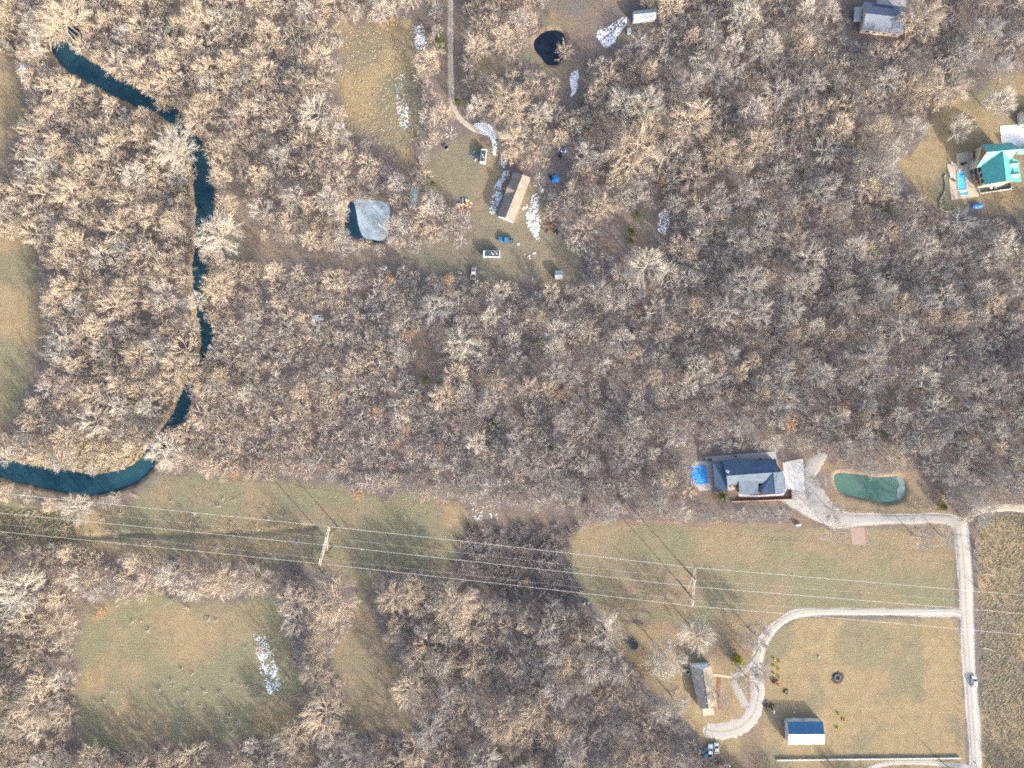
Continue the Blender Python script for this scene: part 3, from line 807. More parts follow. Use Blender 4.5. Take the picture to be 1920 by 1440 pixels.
for t_ in (.15, .35, .6, .85): opening(hc, wf[2], wf[3], t_, 1.0, 1.3, 1.2)
opening(hc, wf[0], wf[1], .25, 1.0, 1.2, 1.2); opening(hc, wf[0], wf[1], .8, .1, 1.0, 2.1, 'door', M_white, M_wood)
for p in ((690, 435), (535, 820)):
    v = V3(cK(*p), 4.4)
    MB(hc.location).lathe((v.x, v.y, 4.0), [(0.15, 0), (0.15, 0.5), (0.25, 0.52), (0.25, 0.62)], 8).build('roof_vent', M_white, hc)
pq = [P(*cK(*p), 0.4) for p in ((430, 330), (510, 375), (430, 530), (360, 490))]
po = MB((*pq[0], 0)).prism(pq, 0.1, 0.45).build('porch_deck', M_wood)
tag(po, 'grey porch deck on the upper side of the long house', 'deck')

# --- blue-grey house, top right
ze, zr = 3.0, 6.2
NW, NE, SE, SW = [V3(cG(*p), ze) for p in ((505, 40), (1490, 165), (1445, 825), (470, 710))]
hg = root_at('house', [NW, NE, SE, SW], 'blue-grey roofed house with solar panels at the top edge', 'house')
M_bluegrey = shingle_mat('blue_grey_shingle', (0.155, 0.18, 0.235), 0.2)
w = gable(hg, SW, SE, NE, NW, ze, zr, M_bluegrey, M_cream, 0.35, ridge=(V3(cG(560, 325), zr), V3(cG(1532, 432), zr)))
wf = [Vector((p.x, p.y, 0)) for p in w]
for t_ in (.15, .35, .6, .85): opening(hg, wf[0], wf[1], t_, 1.0, 1.3, 1.2)
opening(hg, wf[3], wf[0], .5, 1.0, 1.2, 1.2)
rg0, rg1 = V3(cG(560, 325), zr), V3(cG(1532, 432), zr)
sx = (NE - NW).normalized(); sy = (rg0 - NW)
for k, p in enumerate(((755, 122), (888, 138), (1018, 154), (1147, 172))):
    t_ = 0.20 + 0.135 * k
    base = NW.lerp(NE, t_) + (rg0 - NW) * 0.10 + Vector((0, 0, 0.12))
    up_ = (rg0 - NW).normalized()
    e1 = base + sx * 1.75; e2 = e1 + up_ * 1.15; e3 = base + up_ * 1.15
    pn = MB(hg.location).slab([base, e1, e2, e3], 0.05).build('solar_panel', mat('solar_glass', (0.015, 0.05, 0.13), 0.15, 0.2), hg)
q = [P(*cG(*p), 2.6) for p in ((292, 172), (452, 165), (420, 522), (270, 520))]
an = root_at('carport', q, 'small pale metal carport left of the blue-grey house', 'carport')
slope(an, 'roof', [Vector((*q[0], 2.5)), Vector((*q[1], 2.8)), Vector((*q[2], 2.8)), Vector((*q[3], 2.5))], M_shedroof, 0.1)
for p in q: MB(an.location).box((an.location.x + (p[0] - an.location.x) * .9, an.location.y + (p[1] - an.location.y) * .9, 1.18), (.14, .14, 2.5)).build('post', M_steel, an)
q = [P(*cG(*p), 1.2) for p in ((1490, 610), (1590, 610), (1560, 985), (1470, 985))]
st = root_at('stair_deck', q, 'narrow dark deck with pale rail beside the blue-grey house', 'deck')
MB(st.location).prism(q, 1.0, 1.15).build('deck_floor', M_deck, st)
MB(st.location).tube([(*q[0], 2.1), (*q[3], 2.1)], 0.06).build('rail', M_white, st); MB(st.location).tube([(*q[0], 2.1), (*q[1], 2.1)], 0.06).build('rail', M_white, st)
for p in q: MB(st.location).box((p[0], p[1], 1.0), (.12, .12, 2.3)).build('post', M_white, st)

# --- teal-roofed house with pool, right edge
ze, zr = 5.6, 9.8
hT = empty('house', (*P(*cT(1400, 520), 0), 0), 0, 'big teal metal roofed house with two dormers beside the pool', 'house')
M_tealroof = metal_roof_mat('teal_metal_roof', (0.10, 0.40, 0.36), 0.4)
gz_ = lambda p, z: V3(cT(*p), z)
rS0, rS1 = gz_((1440, 245), zr), gz_((1506, 820), zr)
wE0, wE1 = gz_((1010, 505), ze), gz_((1104, 892), ze)
eE0, eE1 = gz_((1752, 440), 3.2), gz_((1800, 832), 3.2)
slope(hT, 'roof_slope', [wE0, wE1, rS1, rS0], M_tealroof); slope(hT, 'roof_slope', [rS0, rS1, eE1, eE0], M_tealroof)
rN0, rN1 = gz_((1135, 262), zr - .004), gz_((1990, 180), zr - .004)
nE0, nE1 = gz_((1025, 120), ze), gz_((1605, 70), ze)
nE2 = nE0 + (nE1 - nE0) * 1.45
sE0 = rN0 + (rN0 - nE0); sE0.z = ze; sE2 = sE0 + (nE2 - nE0)
slope(hT, 'roof_slope', [nE0, nE1, gz_((1735, 205), zr - .004), rN0], M_tealroof)
slope(hT, 'roof_slope', [rN0, gz_((1735, 205), zr - .004), sE0 + (nE1 - nE0), sE0], M_tealroof)
MB(hT.location).tube([rS0, rS1], 0.12, n=5).build('ridge_cap', M_tealroof, hT); MB(hT.location).tube([rN0, gz_((1735, 205), zr)], 0.12, n=5).build('ridge_cap', M_tealroof, hT)
ux = (rS1 - rS0); ux.z = 0; ux.normalize(); uy = Vector((-ux.y, ux.x, 0))   # uy points towards the east eave
def wallbox(name, p4, zt, m, gab=None):
    mb = MB(hT.location).prism([(p.x, p.y) for p in p4], -0.2, zt)
    return mb.build(name, m, hT)
i_ = 0.4
wallbox('wall', [wE0 + uy * i_, wE1 + uy * i_ - ux * i_, Vector((rS1.x, rS1.y, 0)) + uy * 4.2 - ux * i_, Vector((rS0.x, rS0.y, 0)) + uy * 4.2], ze - .1, M_cream)
vs_ = [wE1 + uy * i_ - ux * i_, rS1 - ux * i_, eE1 - uy * 1.0 - ux * i_]
vs_ = [Vector((p.x, p.y, z)) for p, z in zip(vs_, (ze - .15, zr - .3, 3.3))]
MB(hT.location).slab(vs_, 0.01).add([vs_[0], vs_[1], vs_[2], Vector((vs_[2].x, vs_[2].y, 2.6)), Vector((vs_[0].x, vs_[0].y, 2.6))], [(0, 1, 2, 3, 4)]).build('gable_wall', M_cedar, hT)
nN0 = nE0 + (sE0 - nE0) * .06 + (nE1 - nE0).normalized() * i_; nS0 = sE0 + (nE0 - sE0) * .06 + (nE1 - nE0).normalized() * i_
L_ = (nE1 - nE0) * 0.93
wallbox('wall', [nN0, nN0 + L_, nS0 + L_, nS0], ze - .1, M_cream)
vs_ = [Vector((nN0.x, nN0.y, ze - .15)), Vector((nS0.x, nS0.y, ze - .15)), Vector((rN0.x, rN0.y, zr - .3)) + (nE1 - nE0).normalized() * i_]
MB(hT.location).add(vs_, [(0, 1, 2)]).build('gable_wall', M_cedar, hT)
for k, p in enumerate(((1615, 500), (1640, 705))):
    c = gz_(p, 6.6)
    d0 = MB(hT.location)
    # dormer: box front with a small gable running back into the roof
    f0 = c + uy * 1.6; b0 = c - uy * 1.6
    wv = ux * 0.9
    z0, z1, z2 = 5.0, 6.9, 7.8
    zz = lambda p_, z: Vector((p_.x, p_.y, z))
    d0.add([zz(f0 - wv, z0), zz(f0 + wv, z0), zz(f0 + wv, z1), zz(f0, z2), zz(f0 - wv, z1), zz(b0 - wv, z1), zz(b0 + wv, z1), zz(b0, z2)],
           [(0, 1, 2, 3, 4), (0, 4, 5), (1, 6, 2)])
    dm = d0.build('dormer', M_white, hT)
    MB(hT.location).slab([zz(f0 - wv * 1.25 + uy * .2, z1 - .2), zz(f0 + uy * .2, z2 + .05), zz(b0, z2 + .05), zz(b0 - wv * 1.25, z1 - .2)], 0.1).build('dormer_roof', M_tealroof, dm)
    MB(hT.location).slab([zz(f0 + wv * 1.25 + uy * .2, z1 - .2), zz(b0 + wv * 1.25, z1 - .2), zz(b0, z2 + .047), zz(f0 + uy * .2, z2 + .047)], 0.1).build('dormer_roof', M_tealroof, dm)
# small east gable
e0, e1, e2_, e3 = gz_((1712, 298), 2.7), gz_((1742, 200), 3.7), gz_((1990, 200), 3.7), gz_((1990, 298), 2.7)
slope(hT, 'roof_slope', [e0, e1, e2_, e3], M_tealroof)
slope(hT, 'roof_slope', [gz_((1742, 200), 3.7), e2_, gz_((1990, 130), 2.7), gz_((1742, 140), 2.7)], M_tealroof)
eb = [gz_((1760, 150), 0), gz_((1985, 150), 0), gz_((1985, 270), 0), gz_((1760, 280), 0)]
wallbox('wall', eb, 2.6, M_cream)
wf0, wf1 = [Vector((p.x, p.y, 0)) for p in (wE0 + uy * i_, wE1 + uy * i_ - ux * i_)]
for t_ in (.2, .5, .8): opening(hT, wf0, wf1, t_, 3.4, 1.8, 2.0)
# deck on the west side
q = [gz_(p, 2.6) for p in ((862, 240), (1000, 225), (1085, 330), (1040, 520), (1095, 895), (930, 915), (905, 640))]
dk = root_at('raised_deck', q, 'dark red timber deck along the left side of the teal-roofed house', 'deck')
MB(dk.location).prism([(p.x, p.y) for p in q], 2.45, 2.6).build('deck_floor', M_deck, dk)
rl = [q[0], q[6], q[5]]
MB(dk.location).tube([p + Vector((0, 0, 1.0)) for p in rl], 0.06).build('rail', M_wood, dk)
MB(dk.location).tube([p + Vector((0, 0, .55)) for p in rl], 0.03).build('rail', M_wood, dk)
for a_, b2 in ((q[0], q[6]), (q[6], q[5])):
    for t_ in (0, .33, .66, 1):
        p = a_.lerp(b2, t_)
        MB(dk.location).box((p.x, p.y, 1.8), (.16, .16, 3.7)).build('post', M_wood, dk)
q = [gz_(p, 2.75) for p in ((935, 395), (1120, 310), (1150, 330), (955, 445))]
MB(q[0]).prism([(p.x, p.y) for p in q], 2.62, 3.2)
ow = root_at('awning', q, 'white awning over the deck of the teal-roofed house', 'awning')
aw = [q[0] + Vector((0, 0, 1.8)), q[1] + Vector((0, 0, 2.4)), q[2] + Vector((0, 0, 2.4)), q[3] + Vector((0, 0, 1.8))]
MB(ow.location).slab(aw, 0.1).build('awning_sheet', M_white, ow)
for k, p in enumerate(aw): MB(ow.location).box((p.x, p.y, (2.6 + p.z - .12) / 2), (.08, .08, p.z - 2.72)).build('post', M_white, ow)
q = [gz_(p, 4.6) for p in ((1000, 180), (1060, 175), (1130, 300), (1060, 320))]
pg = root_at('pergola', q, 'slatted white pergola at the corner of the teal-roofed house', 'pergola')
for k in range(7):
    a_ = q[0].lerp(q[3], k / 6); b2 = q[1].lerp(q[2], k / 6)
    MB(pg.location).tube([a_, b2], 0.12, n=4).build('slat', M_white, pg)
for p in q: MB(pg.location).box((p.x, p.y, 3.55), (.16, .16, 1.98)).build('post', M_white, pg)
# lower terrace with furniture under the south gable
q = [gz_(p, 0.3) for p in ((962, 952), (1600, 868), (1598, 970), (990, 1062))]
tr = root_at('terrace', q, 'dark terrace below the gable of the teal-roofed house', 'terrace')
MB(tr.location).prism([(p.x, p.y) for p in q], -.1, .25).build('floor', mat('slate_floor', (0.09, 0.095, 0.11), .8, .3), tr)
for a_, b2 in ((0, 3), (3, 2), (2, 1)):
    MB(tr.location).tube([q[a_] + Vector((0, 0, .35)), q[b2] + Vector((0, 0, .35))], 0.22, n=4).build('kerb_wall', M_concw, tr)
# swimming pool
pm = bpy.data.materials.new('pool_water'); n, l = nt(pm); b = n['Principled BSDF']
l.new(mixc(n, l, ramp(n, l, noise(n, l, geo_pos(n), 0.9, 4, .6, 1.0), .35, .7), (0.05, 0.42, 0.68), (0.16, 0.56, 0.76)), b.inputs['Base Color']); b.inputs['Roughness'].default_value = 0.08
pl = empty('swimming_pool', (*P(*cT(650, 830), 0), 0), 0, 'narrow turquoise swimming pool on the sand-coloured patio', 'pool')
po_ = [gz_(p, 0.2) for p in ((556, 645), (708, 622), (742, 985), (578, 1000))]
sp_ = [gz_(p, 0.2) for p in ((600, 1030), (760, 1005), (770, 1085), (614, 1096))]
MB(pl.location).prism([(p.x, p.y) for p in po_], 0.05, 0.165).build('water', pm, pl)
MB(pl.location).prism([(p.x, p.y) for p in sp_], 0.05, 0.168).build('spa_water', pm, pl)
for quad in (po_, sp_):
    for k in range(4):
        MB(pl.location).tube([quad[k] + Vector((0, 0, .02)), quad[(k + 1) % 4] + Vector((0, 0, .02))], 0.16, n=4).build('coping', M_concw, pl)
sl = [gz_(p, 0.3) for p in ((590, 570), (655, 562), (660, 610), (590, 622))]
MB(pl.location).prism([(p.x, p.y) for p in sl], 0.1, 0.32).build('steps', M_concw, pl)
# boat-like blue cover and patio furniture
def lounger(px, rz, m, label):
    x, y = P(*px, 0.4)
    r_ = empty('patio_lounger', (x, y, 0.15), rz, label, 'lounger', 'loungers round the swimming pool')
    MB().box((0, 0, .32), (1.25, .6, .08)).build('seat', m, r_)
    MB().box((.85, 0, .5), (.7, .6, .08), tilt=0.6).build('backrest', m, r_)
    for sx_ in (-.5, .5):
        for sy_ in (-.25, .25): MB().box((sx_, sy_, .15), (.06, .06, .3)).build('leg', M_dark, r_)
lounger(cT(480, 505), 2.2, M_shedroof, 'grey lounger at the upper left corner of the pool patio')
lounger(cT(690, 485), .4, M_dark, 'dark lounger by the upper edge of the pool patio')
lounger(cT(445, 735), 1.7, M_white, 'white lounger at the left edge of the pool patio')
lounger(cT(500, 805), 2.6, M_dark, 'dark lounger below the white one on the pool patio')
lounger(cT(845, 640), 1.2, M_bluepaint, 'blue lounger beside the deck of the teal-roofed house')
lounger(cT(810, 570), .1, M_dark, 'dark lounger above the blue one by the deck')
def outdoor_table(px, z, m, label, n=5):
    x, y = P(*px, z)
    r_ = empty('patio_table', (x, y, z), 0, label, 'table')
    MB().lathe((0, 0, .68), [(.55, 0), (.6, .03), (.55, .06)], 16).build('table_top', m, r_)
    MB().lathe((0, 0, 0), [(.3, 0), (.06, .06), (.06, .68)], 10).build('pedestal', M_dark, r_)
outdoor_table(cT(640, 500), .15, M_dark, 'small dark round table at the top of the pool patio')
outdoor_table(cT(1190, 950), .25, M_white, 'pale round table on the lower terrace')
outdoor_table(cT(1280, 945), .25, M_shedroof, 'grey round table beside the pale one on the terrace')
outdoor_table(cT(960, 270), 2.6, M_white, 'white round table on the upper deck')
x, y = P(*cT(955, 1300), .6)
bt = empty('covered_boat', (x, y, 0), 0.12, 'blue tarpaulin covered boat below the pool patio', 'boat')
hull = MB(); prof = [(-1.9, .45), (-1.2, .8), (0, .95), (1.2, .8), (2.0, .15)]
vv = [(a_, w_, .9) for a_, w_ in prof] + [(a_, -w_, .9) for a_, w_ in reversed(prof)]
nv = len(vv)
hull.add(vv + [(a_ * .85, w_ * .6, .25) for a_, w_, _ in vv], [tuple(range(nv)), tuple(reversed(range(nv, 2 * nv)))] + [(i, nv + i, nv + (i + 1) % nv, (i + 1) % nv) for i in range(nv)]).build('hull', M_white, bt)
cv_ = MB(); rid = [(a_ * .95, 0, 1.35 if abs(a_) < 1.5 else 1.0) for a_, w_ in prof]
cv_.add([(a_ * 1.03, w_ * 1.08, .88) for a_, w_ in prof] + rid + [(a_ * 1.03, -w_ * 1.08, .88) for a_, w_ in prof], [(i, i + 1, 6 + i, 5 + i) for i in range(4)] + [(5 + i, 6 + i, 11 + i, 10 + i) for i in range(4)] + [(0, 5, 10), (4, 14, 9)]).build('tarp_cover', M_bluetarp, bt)
MB().box((0, 0, .14), (2.6, .2, .28)).build('trailer_frame', M_rust, bt)
# retaining wall curving round the pool garden
rw = [P(*cT(*p), 0) for p in ((340, 690), (300, 740), (325, 860), (320, 1000), (260, 1130), (215, 1200), (225, 1340), (320, 1400), (480, 1400))]
wl = MB((*rw[0], 0)).tube([(*p, .2) for p in rw], 0.28, n=4)
tag(wl.build('retaining_wall', M_stone), 'curved stone retaining wall below the pool patio', 'wall')
for k, (p, s_) in enumerate((((250, 1210), 1.0), ((345, 1210), .8), ((265, 1300), 1.0), ((520, 1350), .9), ((760, 1330), .8))):
    x, y = P(*cT(*p), .4)
    mb = MB((x, y, 0))
    for j in range(60):
        a = random.uniform(0, 6.28); rr = s_ * math.sqrt(random.random()); zz_ = random.uniform(.1, .8) * (1 - rr / s_ * .6)
        c = Vector((x + rr * math.cos(a), y + rr * math.sin(a), zz_)); d = Vector((random.uniform(-1, 1), random.uniform(-1, 1), random.uniform(0, .7))) * .22; e = Vector((-d.y, d.x, .05)) * .6
        mb.add([c - d, c + e, c + d, c - e], [(0, 1, 2, 3)])
    tag(mb.build('garden_shrub', leaf_mat('leaf_sage%d' % k, (.36, .38, .24), (.26, .30, .18))), ['pale sage shrub at the corner of the pool garden', 'small sage shrub against the pool patio corner', 'lowest left sage shrub inside the stone wall', 'sage shrub between the stone wall and the boat', 'sage shrub just left of the covered boat'][k], 'shrub', 'sage shrubs in the pool garden')

# --- slate-roofed house
hs = empty('house', (*P(*cS(950, 520), 0), 0), 0, 'dark slate-blue roofed house with blue covered pool', 'house')
M_slate = shingle_mat('slate_shingle', (0.07, 0.12, 0.19), 0.3); M_slatelit = shingle_mat('sunlit_slate_shingle', (0.10, 0.14, 0.19), 0.25)  # paler copy of the slate puts sunlight into the sun-facing slopes
g = lambda x, y, z: V3(cS(x, y), z)
ze, zr = 3.0, 6.0
slope(hs, 'roof_slope', [g(592, 275, ze), g(1072, 240, ze), g(1108, 468, zr), g(655, 497, zr)], M_slate)
slope(hs, 'roof_slope', [g(1078, 268, ze + .1), g(1398, 242, ze + .1), g(1450, 440, zr), g(1108, 468, zr)], M_slate)
slope(hs, 'roof_slope', [g(655, 497, zr - .003), g(1450, 440, zr - .003), g(1500, 590, ze + 1.0), g(668, 640, ze)], M_slatelit)
slope(hs, 'roof_slope', [g(840, 560, 4.35), g(1135, 545, 4.4), g(1135, 770, 2.9), g(848, 775, 2.9)], M_slatelit)
slope(hs, 'roof_slope', [g(450, 312, ze), g(640, 305, ze), g(662, 500, zr - .6), g(676, 725, ze + 1.2), g(488, 735, ze)], M_slate)
slope(hs, 'roof_slope', [g(1160, 655, ze), g(1362, 452, zr - .01), g(1388, 765, zr - .8), g(1166, 768, ze)], M_slate)
slope(hs, 'roof_slope', [g(1362, 452, zr - .013), g(1448, 440, zr - .3), g(1512, 420, ze), g(1538, 748, ze), g(1388, 765, zr - .803)], M_slatelit)
MB(hs.location).tube([g(655, 497, zr), g(1450, 440, zr)], .13, n=5).build('ridge_cap', M_slate, hs); MB(hs.location).tube([g(1362, 452, zr), g(1388, 765, zr - .8)], .13, n=5).build('ridge_cap', M_slate, hs)
for poly in ([(610, 290), (1390, 258), (1490, 440), (1490, 600), (680, 625), (640, 480)], [(470, 325), (630, 318), (665, 500), (668, 715), (500, 720)], [(860, 580), (1125, 570), (1125, 750), (862, 755)], [(1180, 640), (1500, 560), (1520, 735), (1182, 750)]):
    MB(hs.location).prism([P(*cS(*p), ze) for p in poly], -.15, ze - .1).build('wall', M_brick, hs)
fp = [Vector((*P(*cS(*p), ze), 0)) for p in ((862, 755), (1125, 750), (1182, 750), (1520, 735))]
opening(hs, fp[0], fp[1], .3, 1, 1.4, 1.3); opening(hs, fp[0], fp[1], .7, 1, 1.4, 1.3); opening(hs, fp[2], fp[3], .3, 1, 1.4, 1.3); opening(hs, fp[2], fp[3], .75, 1, 1.4, 1.3)
c = g(675, 432, 6.2)
ch = MB(hs.location).box((c.x, c.y, 5.6), (.95, .8, 1.6), -.5).build('chimney', M_white, hs)
MB(hs.location).box((c.x, c.y, 6.45), (.55, .45, .12), -.5).build('chimney_cap', M_dark, ch)
for k in range(8):
    c = g(770 + k * 85, 466 - k * 6, 5.75)
    MB(hs.location).box((c.x, c.y, 5.68), (.35, .3, .3)).build('roof_vent', M_dark, hs)
pc_ = [g(*p, .45) for p in ((128, 345), (352, 350), (376, 612), (215, 628), (160, 600), (124, 430))]
cp = root_at('covered_pool', pc_, 'bright blue tarpaulin covered pool at the end of the slate-roofed house', 'pool')
mb = MB(cp.location); cc = sum(pc_, Vector()) / 6
m_ = len(pc_); rows = []
for r_ in (1.0, .75, .5, .25):
    for k in range(m_ * 4):
        a_ = pc_[k // 4]; b2 = pc_[(k // 4 + 1) % m_]
        p = a_.lerp(b2, (k % 4) / 4); p = cc.lerp(p, r_); p.z = .42 + (random.uniform(-.08, .1) if r_ < 1 else 0); rows.append(p)
rows.append(cc.copy()); N_ = m_ * 4
fs = [(r_ * N_ + k, r_ * N_ + (k + 1) % N_, (r_ + 1) * N_ + (k + 1) % N_, (r_ + 1) * N_ + k) for r_ in range(3) for k in range(N_)] + [(3 * N_ + k, 3 * N_ + (k + 1) % N_, 4 * N_) for k in range(N_)]
o = mb.add(rows, fs).build('tarp_cover', M_bluetarp, cp); 
if o.data.polygons[0].normal.z < 0: o.data.flip_normals()
MB(cp.location).prism([(p.x, p.y) for p in pc_], -.1, .36).build('pool_wall', M_shedroof, cp)
for y_ in (.3, .7):
    a_ = pc_[0].lerp(pc_[5], y_) ; MB(cp.location).box((a_.x + .7, a_.y, .55), (.12, 1.6, .12)).build('strap_board', M_rust, cp)
hw = [P(*cS(*p), .5) for p in ((740, 882), (1190, 866), (1645, 848), (1632, 718))]
tag(MB((*hw[0], 0)).tube([(*p, .35) for p in hw], .3, n=4).build('garden_wall', M_clay), 'low tan garden wall in front of the slate-roofed house', 'wall')
x, y = P(*cS(755, 660), .5)
ht = empty('hot_tub', (x, y, 0), 0, 'round tan hot tub in the courtyard of the slate-roofed house', 'hot tub')
MB().lathe((0, 0, 0), [(.85, 0), (.9, .8), (.75, .8)], 16).build('shell', M_cedar, ht); MB().lathe((0, 0, .8), [(.95, 0), (.95, .08), (.4, .12)], 16).build('cover', M_patio, ht)
x, y = P(*cS(403, 255), .5)
gr = empty('patio_table', (x, y, .13), 0, 'dark slatted table at the corner of the long concrete patio', 'table')
for k in range(5): MB().box((0, -.5 + k * .25, .7), (1.5, .18, .05)).build('slat', M_dark, gr)
for sx_ in (-.65, .65):
    for sy_ in (-.45, .45): MB().box((sx_, sy_, .34), (.07, .07, .68)).build('leg', M_dark, gr)
for p, lb in (((793, 203), 'dark round planter on the long concrete patio'), ((1167, 245), 'dark round planter at the back eave of the slate-roofed house')):
    x, y = P(*cS(*p), .4)
    pt = empty('planter', (x, y, .13), 0, lb, 'planter')
    MB().lathe((0, 0, 0), [(.28, 0), (.4, .5), (.34, .5), (.3, .42)], 12).build('pot', M_dark, pt)
    MB().blob((0, 0, .55), .32).build('plant', LEAF_GREEN, pt)

# --- sheds
def small_shed(quad, ze, zr, roofm, wallm, label, name='shed', wd=True):
    A, B_, C_, D_ = [P(*p, ze) for p in quad]
    r_ = root_at(name, [A, B_, C_, D_], label, 'shed')
    w = gable(r_, A, B_, C_, D_, ze, zr, roofm, wallm, .12)
    wf = [Vector((p.x, p.y, 0)) for p in w]
    opening(r_, wf[1], wf[0], .5, .02, min(1.6, (wf[1] - wf[0]).length * .6), 1.8, 'door', M_white, wallm)
    return r_
small_shed([cY(1602, 702), cY(1720, 700), cY(1718, 826), cY(1606, 828)], 2.2, 2.7, M_shedroof, M_steel, 'small pale metal shed at the lower right of the middle clearing')
small_shed([cN(1455, 130), cN(1722, 104), cN(1730, 215), cN(1460, 246)], 2.6, 3.3, M_shedroof, M_wallw, 'pale grey shed in the trees at the top')
x, y = P(*cN(1406, 370), 1)
bx_ = empty('storage_box', (x, y, 0), .1, 'small white storage box left of the top shed', 'box')
MB().box((0, 0, .6), (1.3, 1.7, 1.2)).build('body', M_white, bx_); MB().box((0, 0, 1.25), (1.4, 1.8, .1)).build('lid', M_shedroof, bx_)
q = [P(*p, 3) for p in ((1916, 206), (1964, 204), (1964, 232), (1918, 234))]
gb = root_at('garage', q, 'brown-roofed garage cut by the right edge', 'garage')
gable(gb, q[3], q[2], q[1], q[0], 3.0, 4.6, shingle_mat('red_brown_shingle', (.24, .12, .09)), M_wallw)

# ------------------------------------------------------------------ transmission line
def hframe(base, label):
    b0, b1 = [Vector((*P(*p, 0), 0)) for p in base]
    mid = (b0 + b1) / 2
    ax = (b1 - b0).normalized()
    r_ = empty('transmission_tower', mid, 0, label, 'tower', 'H-frame towers of the power line')
    for b_ in (b0, b1):
        MB(mid).tube([b_ + Vector((0, 0, -.5)), b_ + Vector((0, 0, 17.6))], .27, .17, 10).build('pole', M_polewood, r_)
    ZA = 15.0
    off = Vector((-ax.y, ax.x, 0)) * .28
    for sgn in (-1, 1):
        MB(mid).tube([mid - ax * 7.0 + off * sgn + Vector((0, 0, ZA)), mid + ax * 7.0 + off * sgn + Vector((0, 0, ZA))], .115, n=4).build('crossarm', M_armwood, r_)
    MB(mid).tube([b0 + Vector((0, 0, 7.5)) + off * .4, b1 + Vector((0, 0, 13.6)) + off * .4], .085, n=5).build('brace', M_armwood, r_)
    MB(mid).tube([b1 + Vector((0, 0, 7.5)) - off * .4, b0 + Vector((0, 0, 13.6)) - off * .4], .085, n=5).build('brace', M_armwood, r_)
    for b_, sg in ((b0, -1), (b1, 1)):
        MB(mid).tube([b_ + Vector((0, 0, 17.4)), b_ + ax * sg * 2.6 + Vector((0, 0, ZA + .1))], .09, n=5).build('knee_brace', M_armwood, r_)
        MB(mid).tube([b_ + Vector((0, 0, 17.4)), b_ - ax * sg * 2.6 + Vector((0, 0, ZA + .1))], .09, n=5).build('knee_brace', M_armwood, r_)
    ends = []
    for t_ in (-6.8, 0, 6.8):
        p = mid + ax * t_ + Vector((0, 0, ZA - .1))
        MB(mid).lathe((p.x, p.y, p.z - 1.4), [(.1, 0), (.16, .1), (.1, .25), (.16, .4), (.1, .55), (.16, .7), (.1, .85), (.16, 1.0), (.06, 1.3)], 8).build('insulator', M_dark, r_)
        ends.append(p - Vector((0, 0, 1.4)))
    gw = [b0 + Vector((0, 0, 17.6)), b1 + Vector((0, 0, 17.6))]
    return ends, gw
e1, g1_ = hframe([(633.5, 987.7), (624, 1025)], 'wooden H-frame power tower left of the dark brush')
e2, g2_ = hframe([(1281.5, 1062), (1279, 1098)], 'wooden H-frame power tower on the right-hand lawn')
def wire(pts3, r, label, group):
    mb = MB(pts3[0]); full = []
    for a_, b2, sag in pts3[1]:
        for k in range(17):
            t_ = k / 16; p = a_.lerp(b2, t_); p.z -= sag * 4 * t_ * (1 - t_)
            if full and k == 0: continue
            full.append(p)
    mb = MB((0, 0, 0)); mb.tube(full, r, n=5)
    o = mb.build('power_wire', M_wire)
    tag(o, label, 'wire', group)
names = ['uppermost', 'middle', 'lowest']
ends_px = [((-260, 899), (2180, 1139)), ((-260, 937), (2180, 1173)), ((-260, 972), (2180, 1214))]
for k in range(3):
    L0 = V3(ends_px[k][0], 13.5); R0_ = V3(ends_px[k][1], 13.5)
    wire(((0, 0, 0), [(L0, e1[k], .6), (e1[k], e2[k], .5), (e2[k], R0_, .6)]), .048, '%s of the three thick power conductors crossing the fields' % names[k], 'power line conductors')
for k in range(2):
    L0 = V3(((-260, 919), (-260, 955))[k], 16.6); R0_ = V3(((2180, 1156), (2180, 1190))[k], 16.6)
    wire(((0, 0, 0), [(L0, g1_[k], .4), (g1_[k], g2_[k], .4), (g2_[k], R0_, .4)]), .016, ('upper', 'lower')[k] + ' of the two thin shield wires above the power line', 'power line shield wires')

def utility_pole(base, h, label, lamp=False):
    x, y = P(*base, 0)
    r_ = empty('utility_pole', (x, y, 0), 0, label, 'pole')
    MB().tube([(0, 0, -.5), (0, 0, h)], .16, .11, 8).build('pole', M_armwood if lamp else M_polewood, r_)
    MB().tube([(-1.1, 0, h - .6), (1.1, 0, h - .6)], .07, n=4).build('crossarm', M_armwood, r_)
    for sx_ in (-1, 0, 1): MB().lathe((sx_, 0, h - .55), [(.05, 0), (.09, .1), (.04, .22)], 8).build('insulator', M_steel, r_)
    if lamp:
        MB().tube([(0, 0, h - 1.2), (.8, -.6, h - .9)], .05, n=5).build('lamp_arm', M_steel, r_)
        MB().lathe((.9, -.68, h - 1.0), [(.1, 0), (.22, .08), (.18, .25), (.05, .3)], 10).build('lamp_head', M_steel, r_)
    return Vector((x, y, h - .4))
u1 = utility_pole((1353, 1415), 7.4, 'light pole with crossarm beside the parked vehicles at the bottom', True)
u2 = utility_pole((1545, 1417), 11, 'wooden pole on the white fence below the barn')
u3 = utility_pole((1752, 1416), 12, 'wooden pole on the white fence near the gravel road')
mb = MB(); mb.tube([u2.lerp(u3, k / 12) - Vector((0, 0, 1.0 * 4 * k / 12 * (1 - k / 12))) for k in range(13)], .02, n=4)
tag(mb.build('service_wire', M_wire), 'thin service wire between the two fence poles', 'wire')

